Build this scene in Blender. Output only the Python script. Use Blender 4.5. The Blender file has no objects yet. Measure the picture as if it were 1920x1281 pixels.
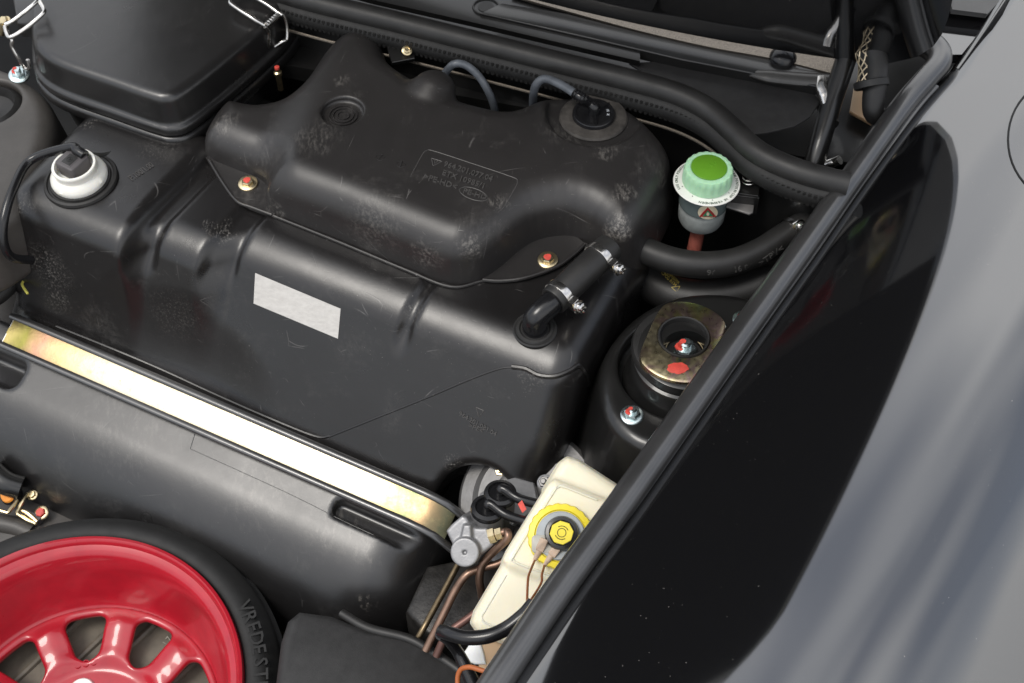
import bpy, bmesh, math, random
import numpy as np
from mathutils import Vector, Matrix
random.seed(4)
SC = bpy.context.scene
COL = SC.collection
# ------------------------------------------------------------------ camera
PITCH = math.radians(52.0); DIST = 1.85; FPX = 2400.0
Fv = np.array([0, math.cos(PITCH), -math.sin(PITCH)])
Uv = np.array([0, math.sin(PITCH), math.cos(PITCH)])
Rv = np.array([1.0, 0, 0])
CAM = -DIST * Fv
cd = bpy.data.cameras.new('camera'); cam = bpy.data.objects.new('camera', cd); COL.objects.link(cam)
cd.sensor_width = 36.0; cd.lens = FPX / 1920 * 36.0; cd.clip_start = .05; cd.clip_end = 200
cam.location = CAM; cam.rotation_euler = (math.radians(90) - PITCH, 0, 0)
cd.dof.use_dof = True; cd.dof.focus_distance = 1.78; cd.dof.aperture_fstop = 9.0
SC.camera = cam
# ------------------------------------------------------------------ sky and sun
SUN_EL, SUN_ROT = math.radians(63), math.radians(244)
w = bpy.data.worlds.new('World'); SC.world = w; w.use_nodes = True
nt = w.node_tree; nt.nodes.clear()
wo = nt.nodes.new('ShaderNodeOutputWorld')
sky = nt.nodes.new('ShaderNodeTexSky'); sky.sky_type = 'NISHITA'; sky.sun_disc = False
sky.sun_elevation = SUN_EL; sky.sun_rotation = SUN_ROT; sky.air_density = 1.0; sky.dust_density = 2.0
bg1 = nt.nodes.new('ShaderNodeBackground'); bg1.inputs[1].default_value = .12
nt.links.new(sky.outputs[0], bg1.inputs[0])
bg2 = nt.nodes.new('ShaderNodeBackground'); bg2.inputs[0].default_value = (.98, .985, 1.0, 1); bg2.inputs[1].default_value = 1.5
tcw = nt.nodes.new('ShaderNodeTexCoord')
mpw = nt.nodes.new('ShaderNodeMapping'); mpw.inputs['Scale'].default_value = (1.0, 1.1, 1.3)
nt.links.new(tcw.outputs['Generated'], mpw.inputs[0])
nzw = nt.nodes.new('ShaderNodeTexNoise'); nzw.inputs['Scale'].default_value = 1.5; nzw.inputs['Detail'].default_value = 2; nzw.inputs['Roughness'].default_value = .5
nt.links.new(mpw.outputs[0], nzw.inputs['Vector'])
rpw = nt.nodes.new('ShaderNodeValToRGB'); rpw.color_ramp.elements[0].position = .36; rpw.color_ramp.elements[1].position = .58
rpw.color_ramp.elements[0].color = (.30, .30, .30, 1)
nt.links.new(nzw.outputs['Fac'], rpw.inputs[0])
# overcast luminance: about three times brighter overhead than at the horizon
spw = nt.nodes.new('ShaderNodeSeparateXYZ'); nt.links.new(tcw.outputs['Generated'], spw.inputs[0])
maw = nt.nodes.new('ShaderNodeMath'); maw.operation = 'MAXIMUM'; maw.inputs[1].default_value = 0.0; nt.links.new(spw.outputs['Z'], maw.inputs[0])
mbw = nt.nodes.new('ShaderNodeMath'); mbw.operation = 'MULTIPLY_ADD'; mbw.inputs[1].default_value = .75; mbw.inputs[2].default_value = .85; nt.links.new(maw.outputs[0], mbw.inputs[0])
nt.links.new(mbw.outputs[0], bg2.inputs[1])
mxw = nt.nodes.new('ShaderNodeMixShader')
nt.links.new(rpw.outputs[0], mxw.inputs[0]); nt.links.new(bg1.outputs[0], mxw.inputs[1]); nt.links.new(bg2.outputs[0], mxw.inputs[2])
nt.links.new(mxw.outputs[0], wo.inputs[0])
sl = bpy.data.lights.new('sun', 'SUN'); sl.energy = 1.5; sl.angle = math.radians(21); sl.color = (1, .95, .88)
so = bpy.data.objects.new('sun', sl); COL.objects.link(so)
so.rotation_euler = (math.radians(90) - SUN_EL, 0, math.radians(180) - SUN_ROT)
vs = SC.view_settings; vs.view_transform = 'Standard'; vs.look = 'None'; vs.gamma = 1; vs.exposure = 0.2; vs.use_curve_mapping = False
SC.render.resolution_x = 1024; SC.render.resolution_y = 683
# ------------------------------------------------------------------ geometry helpers
AC = math.radians(26.0); ca, sa = math.cos(AC), math.sin(AC)     # the car's axes: u across, v rearwards
UA = np.array([ca, -sa, 0]); VA = np.array([sa, ca, 0]); ZA = np.array([0, 0, 1.0])
def P(x, y, z=0.0):
    d = Rv * (x - 960) / FPX - Uv * (y - 640.5) / FPX + Fv
    return CAM + d * (z - CAM[2]) / d[2]
def Pp(x, y, o, n):
    d = Rv * (x - 960) / FPX - Uv * (y - 640.5) / FPX + Fv
    return CAM + d * (np.dot(o - CAM, n) / np.dot(d, n))
def uvof(wp): return np.array([wp[0] * ca - wp[1] * sa, wp[0] * sa + wp[1] * ca])
def uvp(x, y, z=0.0): return uvof(P(x, y, z))
def W(u, v, z): return np.array([u * ca + v * sa, -u * sa + v * ca, z])
def nrm(a): a = np.asarray(a, float); return a / (np.linalg.norm(a) + 1e-12)
def spline(pts, n=8, closed=False):
    p = np.array(pts, float); m = len(p); out = []
    rng = range(m) if closed else range(m - 1)
    for i in rng:
        if closed: a, b, c, d = p[i - 1], p[i], p[(i + 1) % m], p[(i + 2) % m]
        else:
            b, c = p[i], p[i + 1]; a = p[i - 1] if i else 2 * b - c; d = p[i + 2] if i + 2 < m else 2 * c - b
        for k in range(n):
            t = k / n
            out.append(.5 * (2 * b + (c - a) * t + (2 * a - 5 * b + 4 * c - d) * t * t + (3 * b - a - 3 * c + d) * t ** 3))
    if not closed: out.append(p[-1])
    return np.array(out)
def S(pts): return [P(*q) for q in pts]
class MB:
    def __init__(s): s.v = []; s.f = []
    def add(s, v, f):
        o = len(s.v); s.v += [tuple(q) for q in v]; s.f += [tuple(i + o for i in g) for g in f]; return s
    def box(s, c, X, Y, Z):
        c = np.array(c); X, Y, Z = map(np.array, (X, Y, Z))
        v = [c + a * X + b * Y + d * Z for d in (-1, 1) for b in (-1, 1) for a in (-1, 1)]
        return s.add(v, [(0, 2, 3, 1), (4, 5, 7, 6), (0, 1, 5, 4), (2, 6, 7, 3), (0, 4, 6, 2), (1, 3, 7, 5)])
    def tube(s, pts, r, n=14, cap=True, flat=1.0, up=None, smooth=6):
        p = spline(pts, smooth) if smooth > 1 else np.array(pts, float)
        m = len(p)
        rr = np.interp(np.linspace(0, 1, m), np.linspace(0, 1, len(r)), r) if hasattr(r, '__len__') else np.full(m, r)
        T = np.gradient(p, axis=0); T /= np.linalg.norm(T, axis=1)[:, None] + 1e-12
        ref = np.array(up if up is not None else (ZA if abs(T[0][2]) < .9 else VA), float)
        v = []; prev = None
        for i in range(m):
            if prev is None or up is not None: a = ref - T[i] * np.dot(ref, T[i])
            else: a = prev - T[i] * np.dot(prev, T[i])
            a = nrm(a); prev = a; b = np.cross(T[i], a)
            for k in range(n):
                th = 2 * math.pi * k / n
                v.append(p[i] + rr[i] * (a * math.cos(th) * flat + b * math.sin(th)))
        f = [(i * n + k, i * n + (k + 1) % n, (i + 1) * n + (k + 1) % n, (i + 1) * n + k) for i in range(m - 1) for k in range(n)]
        if cap: f += [tuple(range(n))[::-1], tuple((m - 1) * n + k for k in range(n))]
        return s.add(v, f)
    def lathe(s, prof, o, ax, n=32, x=None, wob=None):
        ax = nrm(ax); o = np.array(o, float)
        X = nrm(np.cross(ax, x if x is not None else (VA if abs(ax[2]) > .5 else ZA))); Y = np.cross(ax, X)
        v = []
        for k in range(n):
            th = 2 * math.pi * k / n
            for r, h in prof:
                q = r * (1 + (wob(th, r, h) if wob else 0))
                v.append(o + ax * h + q * (X * math.cos(th) + Y * math.sin(th)))
        m = len(prof)
        f = [(k * m + j, ((k + 1) % n) * m + j, ((k + 1) % n) * m + j + 1, k * m + j + 1) for k in range(n) for j in range(m - 1)]
        if prof[0][0] > 1e-5 and prof[-1][0] > 1e-5: f += [(k * m + m - 1, ((k + 1) % n) * m + m - 1, ((k + 1) % n) * m, k * m) for k in range(n)]
        return s.add(v, f)
    def prism(s, poly, n, h, bev=.0):
        """poly: 3D points (counter-clockwise seen along -n) ; extruded down by h, top edge bevelled"""
        p = np.array(poly, float); n = nrm(n); c = p.mean(0); m = len(p)
        rings = [(p + (c - p) * 0) - n * h]
        if bev > 0:
            e = nrm_rows(np.roll(p, -1, 0) - p); e0 = np.roll(e, 1, 0)
            nn = nrm_rows(np.cross(n, e) + np.cross(n, e0))
            rings += [p - n * bev, p + nn * bev * .35 - n * bev * .3, p + nn * bev]
        else: rings += [p]
        v = np.concatenate(rings); f = []
        for i in range(len(rings) - 1):
            f += [(i * m + k, i * m + (k + 1) % m, (i + 1) * m + (k + 1) % m, (i + 1) * m + k) for k in range(m)]
        f += [tuple(range(m))[::-1], tuple((len(rings) - 1) * m + k for k in range(m))]
        return s.add(v, f)
def nrm_rows(a): return a / (np.linalg.norm(a, axis=1)[:, None] + 1e-12)
def mesh_obj(name, v, f, mat, parent=None, smooth=True, angle=40):
    me = bpy.data.meshes.new(name); me.from_pydata([tuple(map(float, q)) for q in v], [], [tuple(map(int, g)) for g in f]); me.update()
    o = bpy.data.objects.new(name, me); COL.objects.link(o)
    bm = bmesh.new(); bm.from_mesh(me); bmesh.ops.recalc_face_normals(bm, faces=bm.faces); bm.to_mesh(me); bm.free()
    if mat: me.materials.append(mat)
    if smooth:
        me.shade_smooth()
        if angle: me.set_sharp_from_angle(angle=math.radians(angle))
    if parent is not None: child(o, parent)
    return o
def B(name, mb, mat, parent=None, smooth=True, angle=40): return mesh_obj(name, mb.v, mb.f, mat, parent, smooth, angle)
BASE = {}
def child(o, parent):
    o.parent = parent
    o.matrix_parent_inverse = Matrix.Translation(-Vector(BASE.get(parent.name, (0, 0, 0))))
def tag(o, label, cat, group=None, kind=None):
    if label: o['label'] = label
    if cat: o['category'] = cat
    if group: o['group'] = group
    if kind: o['kind'] = kind
    return o
def thing(name, label, cat, loc, group=None):
    e = bpy.data.objects.new(name, None); COL.objects.link(e); e.empty_display_size = .02
    e.location = tuple(map(float, loc)); BASE[e.name] = tuple(map(float, loc))
    return tag(e, label, cat, group)
# ---- signed distance modelling (car frame u, v, z)
def rmax(a, b, r):
    x = np.maximum(a + r, 0); y = np.maximum(b + r, 0)
    return np.minimum(np.maximum(a, b), -r) + np.sqrt(x * x + y * y)
def rmin(a, b, r): return -rmax(-a, -b, r)
def sstep(a, b, x): t = np.clip((x - a) / (b - a), 0, 1); return t * t * (3 - 2 * t)
def polysd(poly, X, Y):
    X, Y = np.broadcast_arrays(X, Y); shp = X.shape; x = X.ravel(); y = Y.ravel()
    d = np.full(x.shape, 1e9); ins = np.zeros(x.shape, bool); m = len(poly)
    for i in range(m):
        ax, ay = poly[i]; bx, by = poly[(i + 1) % m]; ex, ey = bx - ax, by - ay
        L = ex * ex + ey * ey
        if L < 1e-14: continue
        wx, wy = x - ax, y - ay
        t = np.clip((wx * ex + wy * ey) / L, 0, 1)
        d = np.minimum(d, (wx - ex * t) ** 2 + (wy - ey * t) ** 2)
        c = ((ay > y) != (by > y))
        if abs(ey) > 1e-12: ins ^= c & (x < ex * (y - ay) / ey + ax)
    d = np.sqrt(d); return np.where(ins, -d, d).reshape(shp)
def cappoly(poly, z0, z1, r, draft=0.0):
    def fn(X, Y, Z): return rmax(rmax(polysd(poly, X, Y) + draft * (Z - z0), Z - z1, r), z0 - Z, min(r, .006))
    return fn
def sphere(c, r): return lambda X, Y, Z: np.sqrt((X - c[0]) ** 2 + (Y - c[1]) ** 2 + (Z - c[2]) ** 2) - r
def cylz(cx, cy, r, z0, z1, k=.003):
    return lambda X, Y, Z: rmax(rmax(np.sqrt((X - cx) ** 2 + (Y - cy) ** 2) - r, Z - z1, k), z0 - Z, k)
def capsule(a, b, r):
    a = np.array(a); b = np.array(b); ab = b - a; L = ab @ ab
    def fn(X, Y, Z):
        t = np.clip(((X - a[0]) * ab[0] + (Y - a[1]) * ab[1] + (Z - a[2]) * ab[2]) / L, 0, 1)
        return np.sqrt((X - a[0] - ab[0] * t) ** 2 + (Y - a[1] - ab[1] * t) ** 2 + (Z - a[2] - ab[2] * t) ** 2) - r
    return fn
def nets(fn, lo, hi, h):
    ax = [np.arange(l, u + h, h) for l, u in zip(lo, hi)]
    X, Y, Z = ax[0][:, None, None], ax[1][None, :, None], ax[2][None, None, :]
    f = np.broadcast_to(fn(X, Y, Z), (len(ax[0]), len(ax[1]), len(ax[2]))).astype(np.float32)
    s = f < 0; nx, ny, nz = f.shape
    cs = (nx - 1, ny - 1, nz - 1); acc = np.zeros(cs + (3,), np.float32); cnt = np.zeros(cs, np.float32)
    for axis in range(3):
        sl0 = [slice(None)] * 3; sl1 = [slice(None)] * 3; sl0[axis] = slice(0, -1); sl1[axis] = slice(1, None)
        a, b = f[tuple(sl0)], f[tuple(sl1)]; cr = s[tuple(sl0)] != s[tuple(sl1)]
        t = np.where(cr, a / np.where(a == b, 1, a - b), 0)
        o1, o2 = [k for k in range(3) if k != axis]
        for i in (0, 1):
            for j in (0, 1):
                sl = [slice(None)] * 3
                sl[o1] = slice(i, i + cs[o1]); sl[o2] = slice(j, j + cs[o2])
                c = cr[tuple(sl)]; tt = t[tuple(sl)]
                cnt += c; acc[..., axis] += np.where(c, tt, 0); acc[..., o1] += np.where(c, i, 0); acc[..., o2] += np.where(c, j, 0)
    act = cnt > 0; idx = np.full(cs, -1, np.int64); idx[act] = np.arange(act.sum())
    ijk = np.argwhere(act); v = (ijk + acc[act] / cnt[act][:, None]) * h + np.array(lo)
    quads = []
    for axis in range(3):
        o1, o2 = (axis + 1) % 3, (axis + 2) % 3
        sl0 = [slice(1, -1)] * 3; sl0[axis] = slice(0, -1); sl1 = list(sl0); sl1[axis] = slice(1, None)
        a = s[tuple(sl0)]; b = s[tuple(sl1)]; e = np.argwhere(a != b)
        if not len(e): continue
        flip = a[a != b]
        base = e.copy(); base[:, o1] += 1; base[:, o2] += 1
        def g(d1, d2):
            q = base.copy(); q[:, o1] += d1; q[:, o2] += d2; return idx[q[:, 0], q[:, 1], q[:, 2]]
        q = np.stack([g(-1, -1), g(0, -1), g(0, 0), g(-1, 0)], 1)
        q[~flip] = q[~flip][:, ::-1]; quads.append(q)
    q = np.concatenate(quads); q = q[(q >= 0).all(1)]
    # relax and re-project onto the true surface
    e = np.concatenate([q[:, [0, 1]], q[:, [1, 2]], q[:, [2, 3]], q[:, [3, 0]]]); e = np.concatenate([e, e[:, ::-1]])
    deg = np.bincount(e[:, 0], minlength=len(v))[:, None].clip(1)
    def proj(v):
        f0, g = grad(fn, v); k = np.clip(f0 / np.maximum((g * g).sum(1), .25), -h, h); return v - g * k[:, None]
    v = proj(v)
    for _ in range(2):
        m = np.stack([np.bincount(e[:, 0], v[e[:, 1], k], minlength=len(v)) for k in range(3)], 1) / deg
        v = proj(.4 * v + .6 * m)
    return v, q
def ev(fn, v): return np.asarray(fn(v[:, 0], v[:, 1], v[:, 2]))
def grad(fn, v, e=5e-4):
    f0 = ev(fn, v); g = np.stack([ev(fn, v + np.eye(3)[k] * e) - f0 for k in range(3)], 1) / e
    return f0, g
def to_world(v): v = np.asarray(v); return np.stack([v[:, 0] * ca + v[:, 1] * sa, -v[:, 0] * sa + v[:, 1] * ca, v[:, 2]], 1)
def to_car(v): v = np.asarray(v); return np.stack([v[:, 0] * ca - v[:, 1] * sa, v[:, 0] * sa + v[:, 1] * ca, v[:, 2]], 1)
def sdf_obj(name, fn, lo, hi, h, mat, parent=None, sharp=None, frame=None):
    v, q = nets(fn, lo, hi, h); v = to_world(v) if frame is None else frame[0] + v[:, :1] * frame[1] + v[:, 1:2] * frame[2] + v[:, 2:3] * frame[3]
    me = bpy.data.meshes.new(name); me.from_pydata(v.tolist(), [], q.tolist()); me.update()
    o = bpy.data.objects.new(name, me); COL.objects.link(o); me.materials.append(mat); me.shade_smooth()
    if sharp: me.set_sharp_from_angle(angle=math.radians(sharp))
    if parent is not None: child(o, parent)
    return o
def hit(fn, pix, t0=1.2):
    """where lines of sight meet a moulded surface: world points and normals"""
    pix = np.atleast_2d(np.array(pix, float))
    d = Rv * (pix[:, :1] - 960) / FPX - Uv * (pix[:, 1:2] - 640.5) / FPX + Fv; d = nrm_rows(d)
    o = to_car(CAM[None]); d = to_car(d); t = np.full(len(d), t0)
    for _ in range(110):
        t = t + .7 * np.clip(ev(fn, o + d * t[:, None]), -.05, .12)
        t = np.minimum(t, 3.5)
    p = o + d * t[:, None]; _, g = grad(fn, p)
    return to_world(p), nrm_rows(to_world(g))
# ------------------------------------------------------------------ materials
def mat(name, base, rough=.5, metal=0.0, spec=.5, coat=0.0, coat_r=.1, sss=0.0, trans=0.0, aniso=0.0):
    m = bpy.data.materials.new(name); m.use_nodes = True; b = m.node_tree.nodes['Principled BSDF']
    b.inputs['Base Color'].default_value = (*base, 1); b.inputs['Roughness'].default_value = rough; b.inputs['Metallic'].default_value = metal
    b.inputs['Specular IOR Level'].default_value = spec; b.inputs['Coat Weight'].default_value = coat; b.inputs['Coat Roughness'].default_value = coat_r
    if sss: b.inputs['Subsurface Weight'].default_value = sss; b.inputs['Subsurface Radius'].default_value = (.02, .016, .01); b.inputs['Subsurface Scale'].default_value = .4
    if trans: b.inputs['Transmission Weight'].default_value = trans
    return m
def N(m, t, **k):
    n = m.node_tree.nodes.new(t)
    for a, b in k.items():
        if a in n.inputs: n.inputs[a].default_value = b
        else: setattr(n, a, b)
    return n
def L(m, a, b): m.node_tree.links.new(a, b)
def noise(m, scale, detail=4, rough=.55, dist=0.0, vec=None, scl=None):
    tc = N(m, 'ShaderNodeTexCoord'); n = N(m, 'ShaderNodeTexNoise'); n.inputs['Scale'].default_value = scale
    n.inputs['Detail'].default_value = detail; n.inputs['Roughness'].default_value = rough; n.inputs['Distortion'].default_value = dist
    if scl is not None:
        mp = N(m, 'ShaderNodeMapping'); mp.inputs['Scale'].default_value = scl[:3]
        if len(scl) > 3: mp.inputs['Rotation'].default_value = scl[3:]
        L(m, tc.outputs['Object'], mp.inputs[0]); L(m, mp.outputs[0], n.inputs['Vector'])
    else: L(m, tc.outputs['Object'], n.inputs['Vector'])
    return n.outputs['Fac']
def ramp(m, src, stops):
    r = N(m, 'ShaderNodeValToRGB'); el = r.color_ramp.elements
    while len(el) < len(stops): el.new(.5)
    for e, (p, c) in zip(el, stops): e.position = p; e.color = (*c, 1) if hasattr(c, '__len__') else (c, c, c, 1)
    L(m, src, r.inputs[0]); return r.outputs[0]
def mixc(m, fac, a, b, mode='MIX'):
    x = N(m, 'ShaderNodeMix', data_type='RGBA', blend_type=mode)
    for s, i in ((fac, 0), (a, 6), (b, 7)):
        if isinstance(s, (int, float)): x.inputs[i].default_value = s
        elif isinstance(s, tuple): x.inputs[i].default_value = (*s, 1)
        else: L(m, s, x.inputs[i])
    return x.outputs[2]
def mth(m, op, a, b=None):
    x = N(m, 'ShaderNodeMath', operation=op)
    for s, i in ((a, 0), (b, 1)):
        if s is None: continue
        if isinstance(s, (int, float)): x.inputs[i].default_value = s
        else: L(m, s, x.inputs[i])
    return x.outputs[0]
def bump(m, h, strength=.2, dist=.002):
    b = N(m, 'ShaderNodeBump'); b.inputs['Strength'].default_value = strength; b.inputs['Distance'].default_value = dist
    L(m, h, b.inputs['Height']); L(m, b.outputs[0], m.node_tree.nodes['Principled BSDF'].inputs['Normal'])
def pb(m): return m.node_tree.nodes['Principled BSDF']
def worn_plastic(name, base, rough, scratch=.5, dust=.5, spec=.5):
    m = mat(name, base, rough, spec=spec); b = pb(m)
    tc = N(m, 'ShaderNodeTexCoord')
    def lines(scale, rot, stretch, th, msc, mth_):
        mp = N(m, 'ShaderNodeMapping'); mp.inputs['Rotation'].default_value = rot; mp.inputs['Scale'].default_value = stretch
        L(m, tc.outputs['Object'], mp.inputs[0])
        nz = N(m, 'ShaderNodeTexNoise'); nz.inputs['Scale'].default_value = 5; L(m, mp.outputs[0], nz.inputs['Vector'])
        ad = N(m, 'ShaderNodeMix', data_type='VECTOR'); ad.inputs[0].default_value = .12; L(m, mp.outputs[0], ad.inputs[4]); L(m, nz.outputs['Color'], ad.inputs[5])
        vo = N(m, 'ShaderNodeTexVoronoi', feature='DISTANCE_TO_EDGE'); vo.inputs['Scale'].default_value = scale; L(m, ad.outputs[1], vo.inputs['Vector'])
        ln = ramp(m, vo.outputs['Distance'], [(0, 1.0), (th, 0.0)])
        mk = ramp(m, noise(m, msc, 3, .6), [(mth_, 0.0), (mth_ + .09, 1.0)])
        return mth(m, 'MULTIPLY', ln, mk)
    s1 = lines(13, (.3, .5, .4), (1, .3, 1), .005, 22, .585)
    s2 = lines(24, (.1, .9, 2.0), (1, .2, 1), .006, 28, .60)
    s3 = lines(8, (1.2, .2, 1.1), (.3, 1, 1), .003, 15, .57)
    sc = mth(m, 'MAXIMUM', mth(m, 'MAXIMUM', s1, s2), s3)
    spk = ramp(m, noise(m, 420, 2, .5), [(.735, 0.0), (.76, 1.0)])
    spk = mth(m, 'MULTIPLY', spk, ramp(m, noise(m, 6, 3), [(.45, 0.0), (.62, 1.0)]))
    smg = mth(m, 'MULTIPLY', ramp(m, noise(m, 11, 6, .7, .4), [(.55, 0.0), (.8, 1.0)]), ramp(m, noise(m, 150, 3, .8, 0, None, (1, .2, 1, .3, .1, .7)), [(.38, 0.0), (.7, 1.0)]))
    lf = noise(m, 5, 5, .6)
    c = mixc(m, ramp(m, lf, [(.3, 0.0), (.7, 1.0)]), tuple(x * .8 for x in base), tuple(x * 1.3 for x in base))
    c = mixc(m, mth(m, 'MULTIPLY', sc, .8 * scratch), c, (.26, .25, .24))
    c = mixc(m, mth(m, 'MULTIPLY', smg, .5 * dust), c, (.16, .15, .14))
    c = mixc(m, mth(m, 'MULTIPLY', spk, .6 * dust), c, (.35, .33, .30))
    L(m, c, b.inputs['Base Color'])
    r = mth(m, 'ADD', mth(m, 'MULTIPLY', noise(m, 8, 6, .65), .22), rough - .11)
    r = mth(m, 'ADD', r, mth(m, 'MULTIPLY', smg, .15))
    L(m, r, b.inputs['Roughness'])
    h = mth(m, 'ADD', mth(m, 'MULTIPLY', noise(m, 700, 2), .25), mth(m, 'MULTIPLY', noise(m, 26, 3), .8))
    h = mth(m, 'SUBTRACT', h, mth(m, 'MULTIPLY', sc, .5 * scratch))
    bump(m, h, .22, .0016)
    return m
def simple(name, base, rough, var=.25, nscale=30, bstr=.08, metal=0.0, spec=.5, coat=0.0, sss=0.0, rvar=.15, bscale=None):
    m = mat(name, base, rough, metal, spec, coat, sss=sss); b = pb(m)
    n = noise(m, nscale, 5, .6)
    L(m, mixc(m, ramp(m, n, [(.3, 0.0), (.7, 1.0)]), tuple(x * (1 - var) for x in base), tuple(min(1, x * (1 + var)) for x in base)), b.inputs['Base Color'])
    L(m, mth(m, 'ADD', mth(m, 'MULTIPLY', noise(m, nscale * 1.7, 4), rvar), rough - rvar / 2), b.inputs['Roughness'])
    if bstr: bump(m, noise(m, bscale or nscale * 14, 3), bstr, .001)
    return m
M = {}
M['tank'] = worn_plastic('tank_plastic', (.0105, .0097, .0096), .30, .45, .7, .66)
M['lobe'] = worn_plastic('lower_tank_plastic', (.0090, .0085, .0086), .36, .3, .5, .85)
pb(M['lobe']).inputs['Coat Weight'].default_value = .12; pb(M['lobe']).inputs['Coat IOR'].default_value = 1.6; pb(M['lobe']).inputs['Coat Roughness'].default_value = .2
M['resv'] = worn_plastic('reservoir_plastic', (.0185, .0170, .0166), .42, .6, 1.0, .62)
M['lid'] = worn_plastic('battery_lid_plastic', (.012, .0115, .0115), .30, .15, .3, .8)
M['rtext'] = simple('raised_lettering', (.060, .057, .055), .45, .3, 200, .1)  # paler than the mouldings: scuffed relief, plus light caught on letter edges painted in
M['rubber'] = simple('rubber_black', (.016, .0155, .015), .50, .35, 25, .10)
M['rubber_seal'] = simple('seal_rubber', (.030, .0295, .0295), .33, .3, 12, .05, rvar=.08, spec=1.0, coat=.7)
M['tyre'] = simple('tyre_rubber', (.010, .0098, .0095), .66, .3, 40, .2)
M['paint'] = simple('black_paint', (.0045, .0045, .005), .07, .05, 20, .0, coat=1.0, rvar=.02, spec=1.0)
pb(M['paint']).inputs['Coat IOR'].default_value = 2.05; pb(M['paint']).inputs['Coat Roughness'].default_value = .06
M['bay'] = simple('bay_paint', (.010, .0098, .0095), .34, .35, 9, .05, coat=.3)
M['dark'] = simple('dark_cavity', (.006, .006, .006), .7, .3, 9, .05)
M['satin'] = simple('satin_grey', (.060, .055, .050), .48, .35, 7, .25, bscale=260)
M['felt'] = simple('cover_fibre', (.020, .0195, .0195), .62, .25, 60, .25, bscale=520)
M['steel'] = simple('bright_steel', (.72, .70, .67), .22, .2, 60, .05, metal=1.0)
M['zinc'] = simple('zinc_yellow', (.70, .58, .36), .30, .25, 90, .06, metal=1.0)
M['bluezinc'] = simple('zinc_blue', (.62, .72, .72), .28, .2, 90, .06, metal=1.0)
M['alu'] = simple('cast_aluminium', (.30, .30, .305), .46, .14, 40, .30, metal=.6, bscale=420)
M['alud'] = simple('cast_aluminium_dull', (.22, .215, .21), .5, .2, 30, .25, metal=.7, bscale=300)
M['copper'] = simple('copper_pipe', (.26, .165, .12), .36, .3, 45, .06, metal=.85)
M['brass'] = simple('brass_pipe', (.20, .15, .09), .36, .3, 45, .06, metal=.9)
M['cream'] = simple('cream_plastic', (.82, .77, .60), .36, .05, 12, .03, sss=.5)
M['tan'] = simple('tan_plastic', (.50, .34, .20), .45, .1, 12, .03, sss=.2)
M['milk'] = simple('milky_plastic', (.74, .75, .74), .4, .05, 12, .03, sss=.3)
M['white'] = simple('white_plastic', (.82, .81, .75), .38, .04, 20, .03, sss=.15)
M['disc'] = simple('printed_white', (.80, .79, .75), .45, .05, 60, .02)
M['mint'] = simple('mint_plastic', (.42, .70, .46), .36, .06, 20, .03, sss=.4)
M['green'] = simple('green_plastic', (.115, .30, .018), .36, .06, 30, .03)
M['ink'] = simple('green_ink', (.02, .055, .03), .5, .1, 30, 0)
M['smoke'] = simple('smoked_bowl', (.10, .125, .125), .25, .15, 20, .02, coat=.4)
M['smoke2'] = simple('smoked_bowl_pale', (.30, .32, .31), .35, .2, 60, .02)
M['yellow'] = simple('yellow_plastic', (.86, .70, .035), .38, .06, 30, .03, sss=.1)
M['red'] = simple('wheel_red', (.40, .010, .022), .30, .10, 35, .03, coat=.6, rvar=.12, bscale=240); pb(M['red']).inputs['Coat Roughness'].default_value = .05
M['red_old'] = mat('wheel_red_plain', (.40, .010, .022), .30, coat=.6, coat_r=.04)
M['reddab'] = simple('red_marking_paint', (.62, .07, .05), .5, .2, 120, .2)
M['orange'] = simple('orange_plastic', (.72, .26, .03), .45, .1, 60, .05)
M['wire_or'] = simple('orange_wire', (.42, .12, .035), .4, .1, 60, .02)
M['wire_br'] = simple('brown_wire', (.26, .085, .03), .45, .1, 60, .02)
M['vinyl'] = simple('glossy_black_vinyl', (.010, .010, .011), .22, .2, 30, .03)
M['sleevegrey'] = simple('grey_tube', (.10, .11, .125), .35, .35, 40, .03)
M['cream_dot'] = simple('cream_emblem', (.75, .66, .47), .5, .03, 60, 0)
M['signred'] = simple('emblem_red', (.42, .03, .03), .5, .05, 60, 0)
M['signgreen'] = simple('emblem_green', (.04, .26, .13), .5, .05, 60, 0)
M['plug'] = simple('grey_plug', (.085, .078, .08), .48, .1, 60, .05)
M['clear'] = simple('clear_sleeve', (.55, .42, .32), .2, .2, 60, .02, sss=.2)
M['floor'] = simple('well_floor', (.15, .13, .10), .5, .4, 14, .3, bscale=120)
M['goldtext'] = simple('yellow_print', (.35, .27, .06), .5, .1, 60, 0)
M['pale'] = simple('pale_print', (.6, .63, .66), .5, .1, 60, 0)
m = M['braidred'] = mat('red_braid', (.30, .07, .045), .7)
wv = N(m, 'ShaderNodeTexWave', wave_type='BANDS'); wv.inputs['Scale'].default_value = 160; wv.inputs['Distortion'].default_value = 3; wv.inputs['Detail Scale'].default_value = 40
tcx = N(m, 'ShaderNodeTexCoord'); L(m, tcx.outputs['Object'], wv.inputs['Vector'])
L(m, mixc(m, wv.outputs['Fac'], (.16, .03, .02), (.40, .11, .075)), pb(m).inputs['Base Color']); bump(m, wv.outputs['Fac'], .5, .001)
# dust specks and faint haze on the wing paint
m = M['paint']; b = pb(m)
dk = mth(m, 'MULTIPLY', ramp(m, noise(m, 260, 2, .5), [(.752, 0.0), (.775, 1.0)]), ramp(m, noise(m, 5, 3), [(.46, 0.0), (.64, 1.0)]))
L(m, mixc(m, dk, (.0045, .0045, .005), (.22, .21, .19)), b.inputs['Base Color'])
L(m, mth(m, 'ADD', mth(m, 'MULTIPLY', noise(m, 3, 5, .65), .05), .035), b.inputs['Coat Roughness'])
# metallic cowl finish
M['metallic'] = simple('metallic_grey', (.24, .21, .175), .42, .6, 900, .1, metal=.9)
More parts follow.
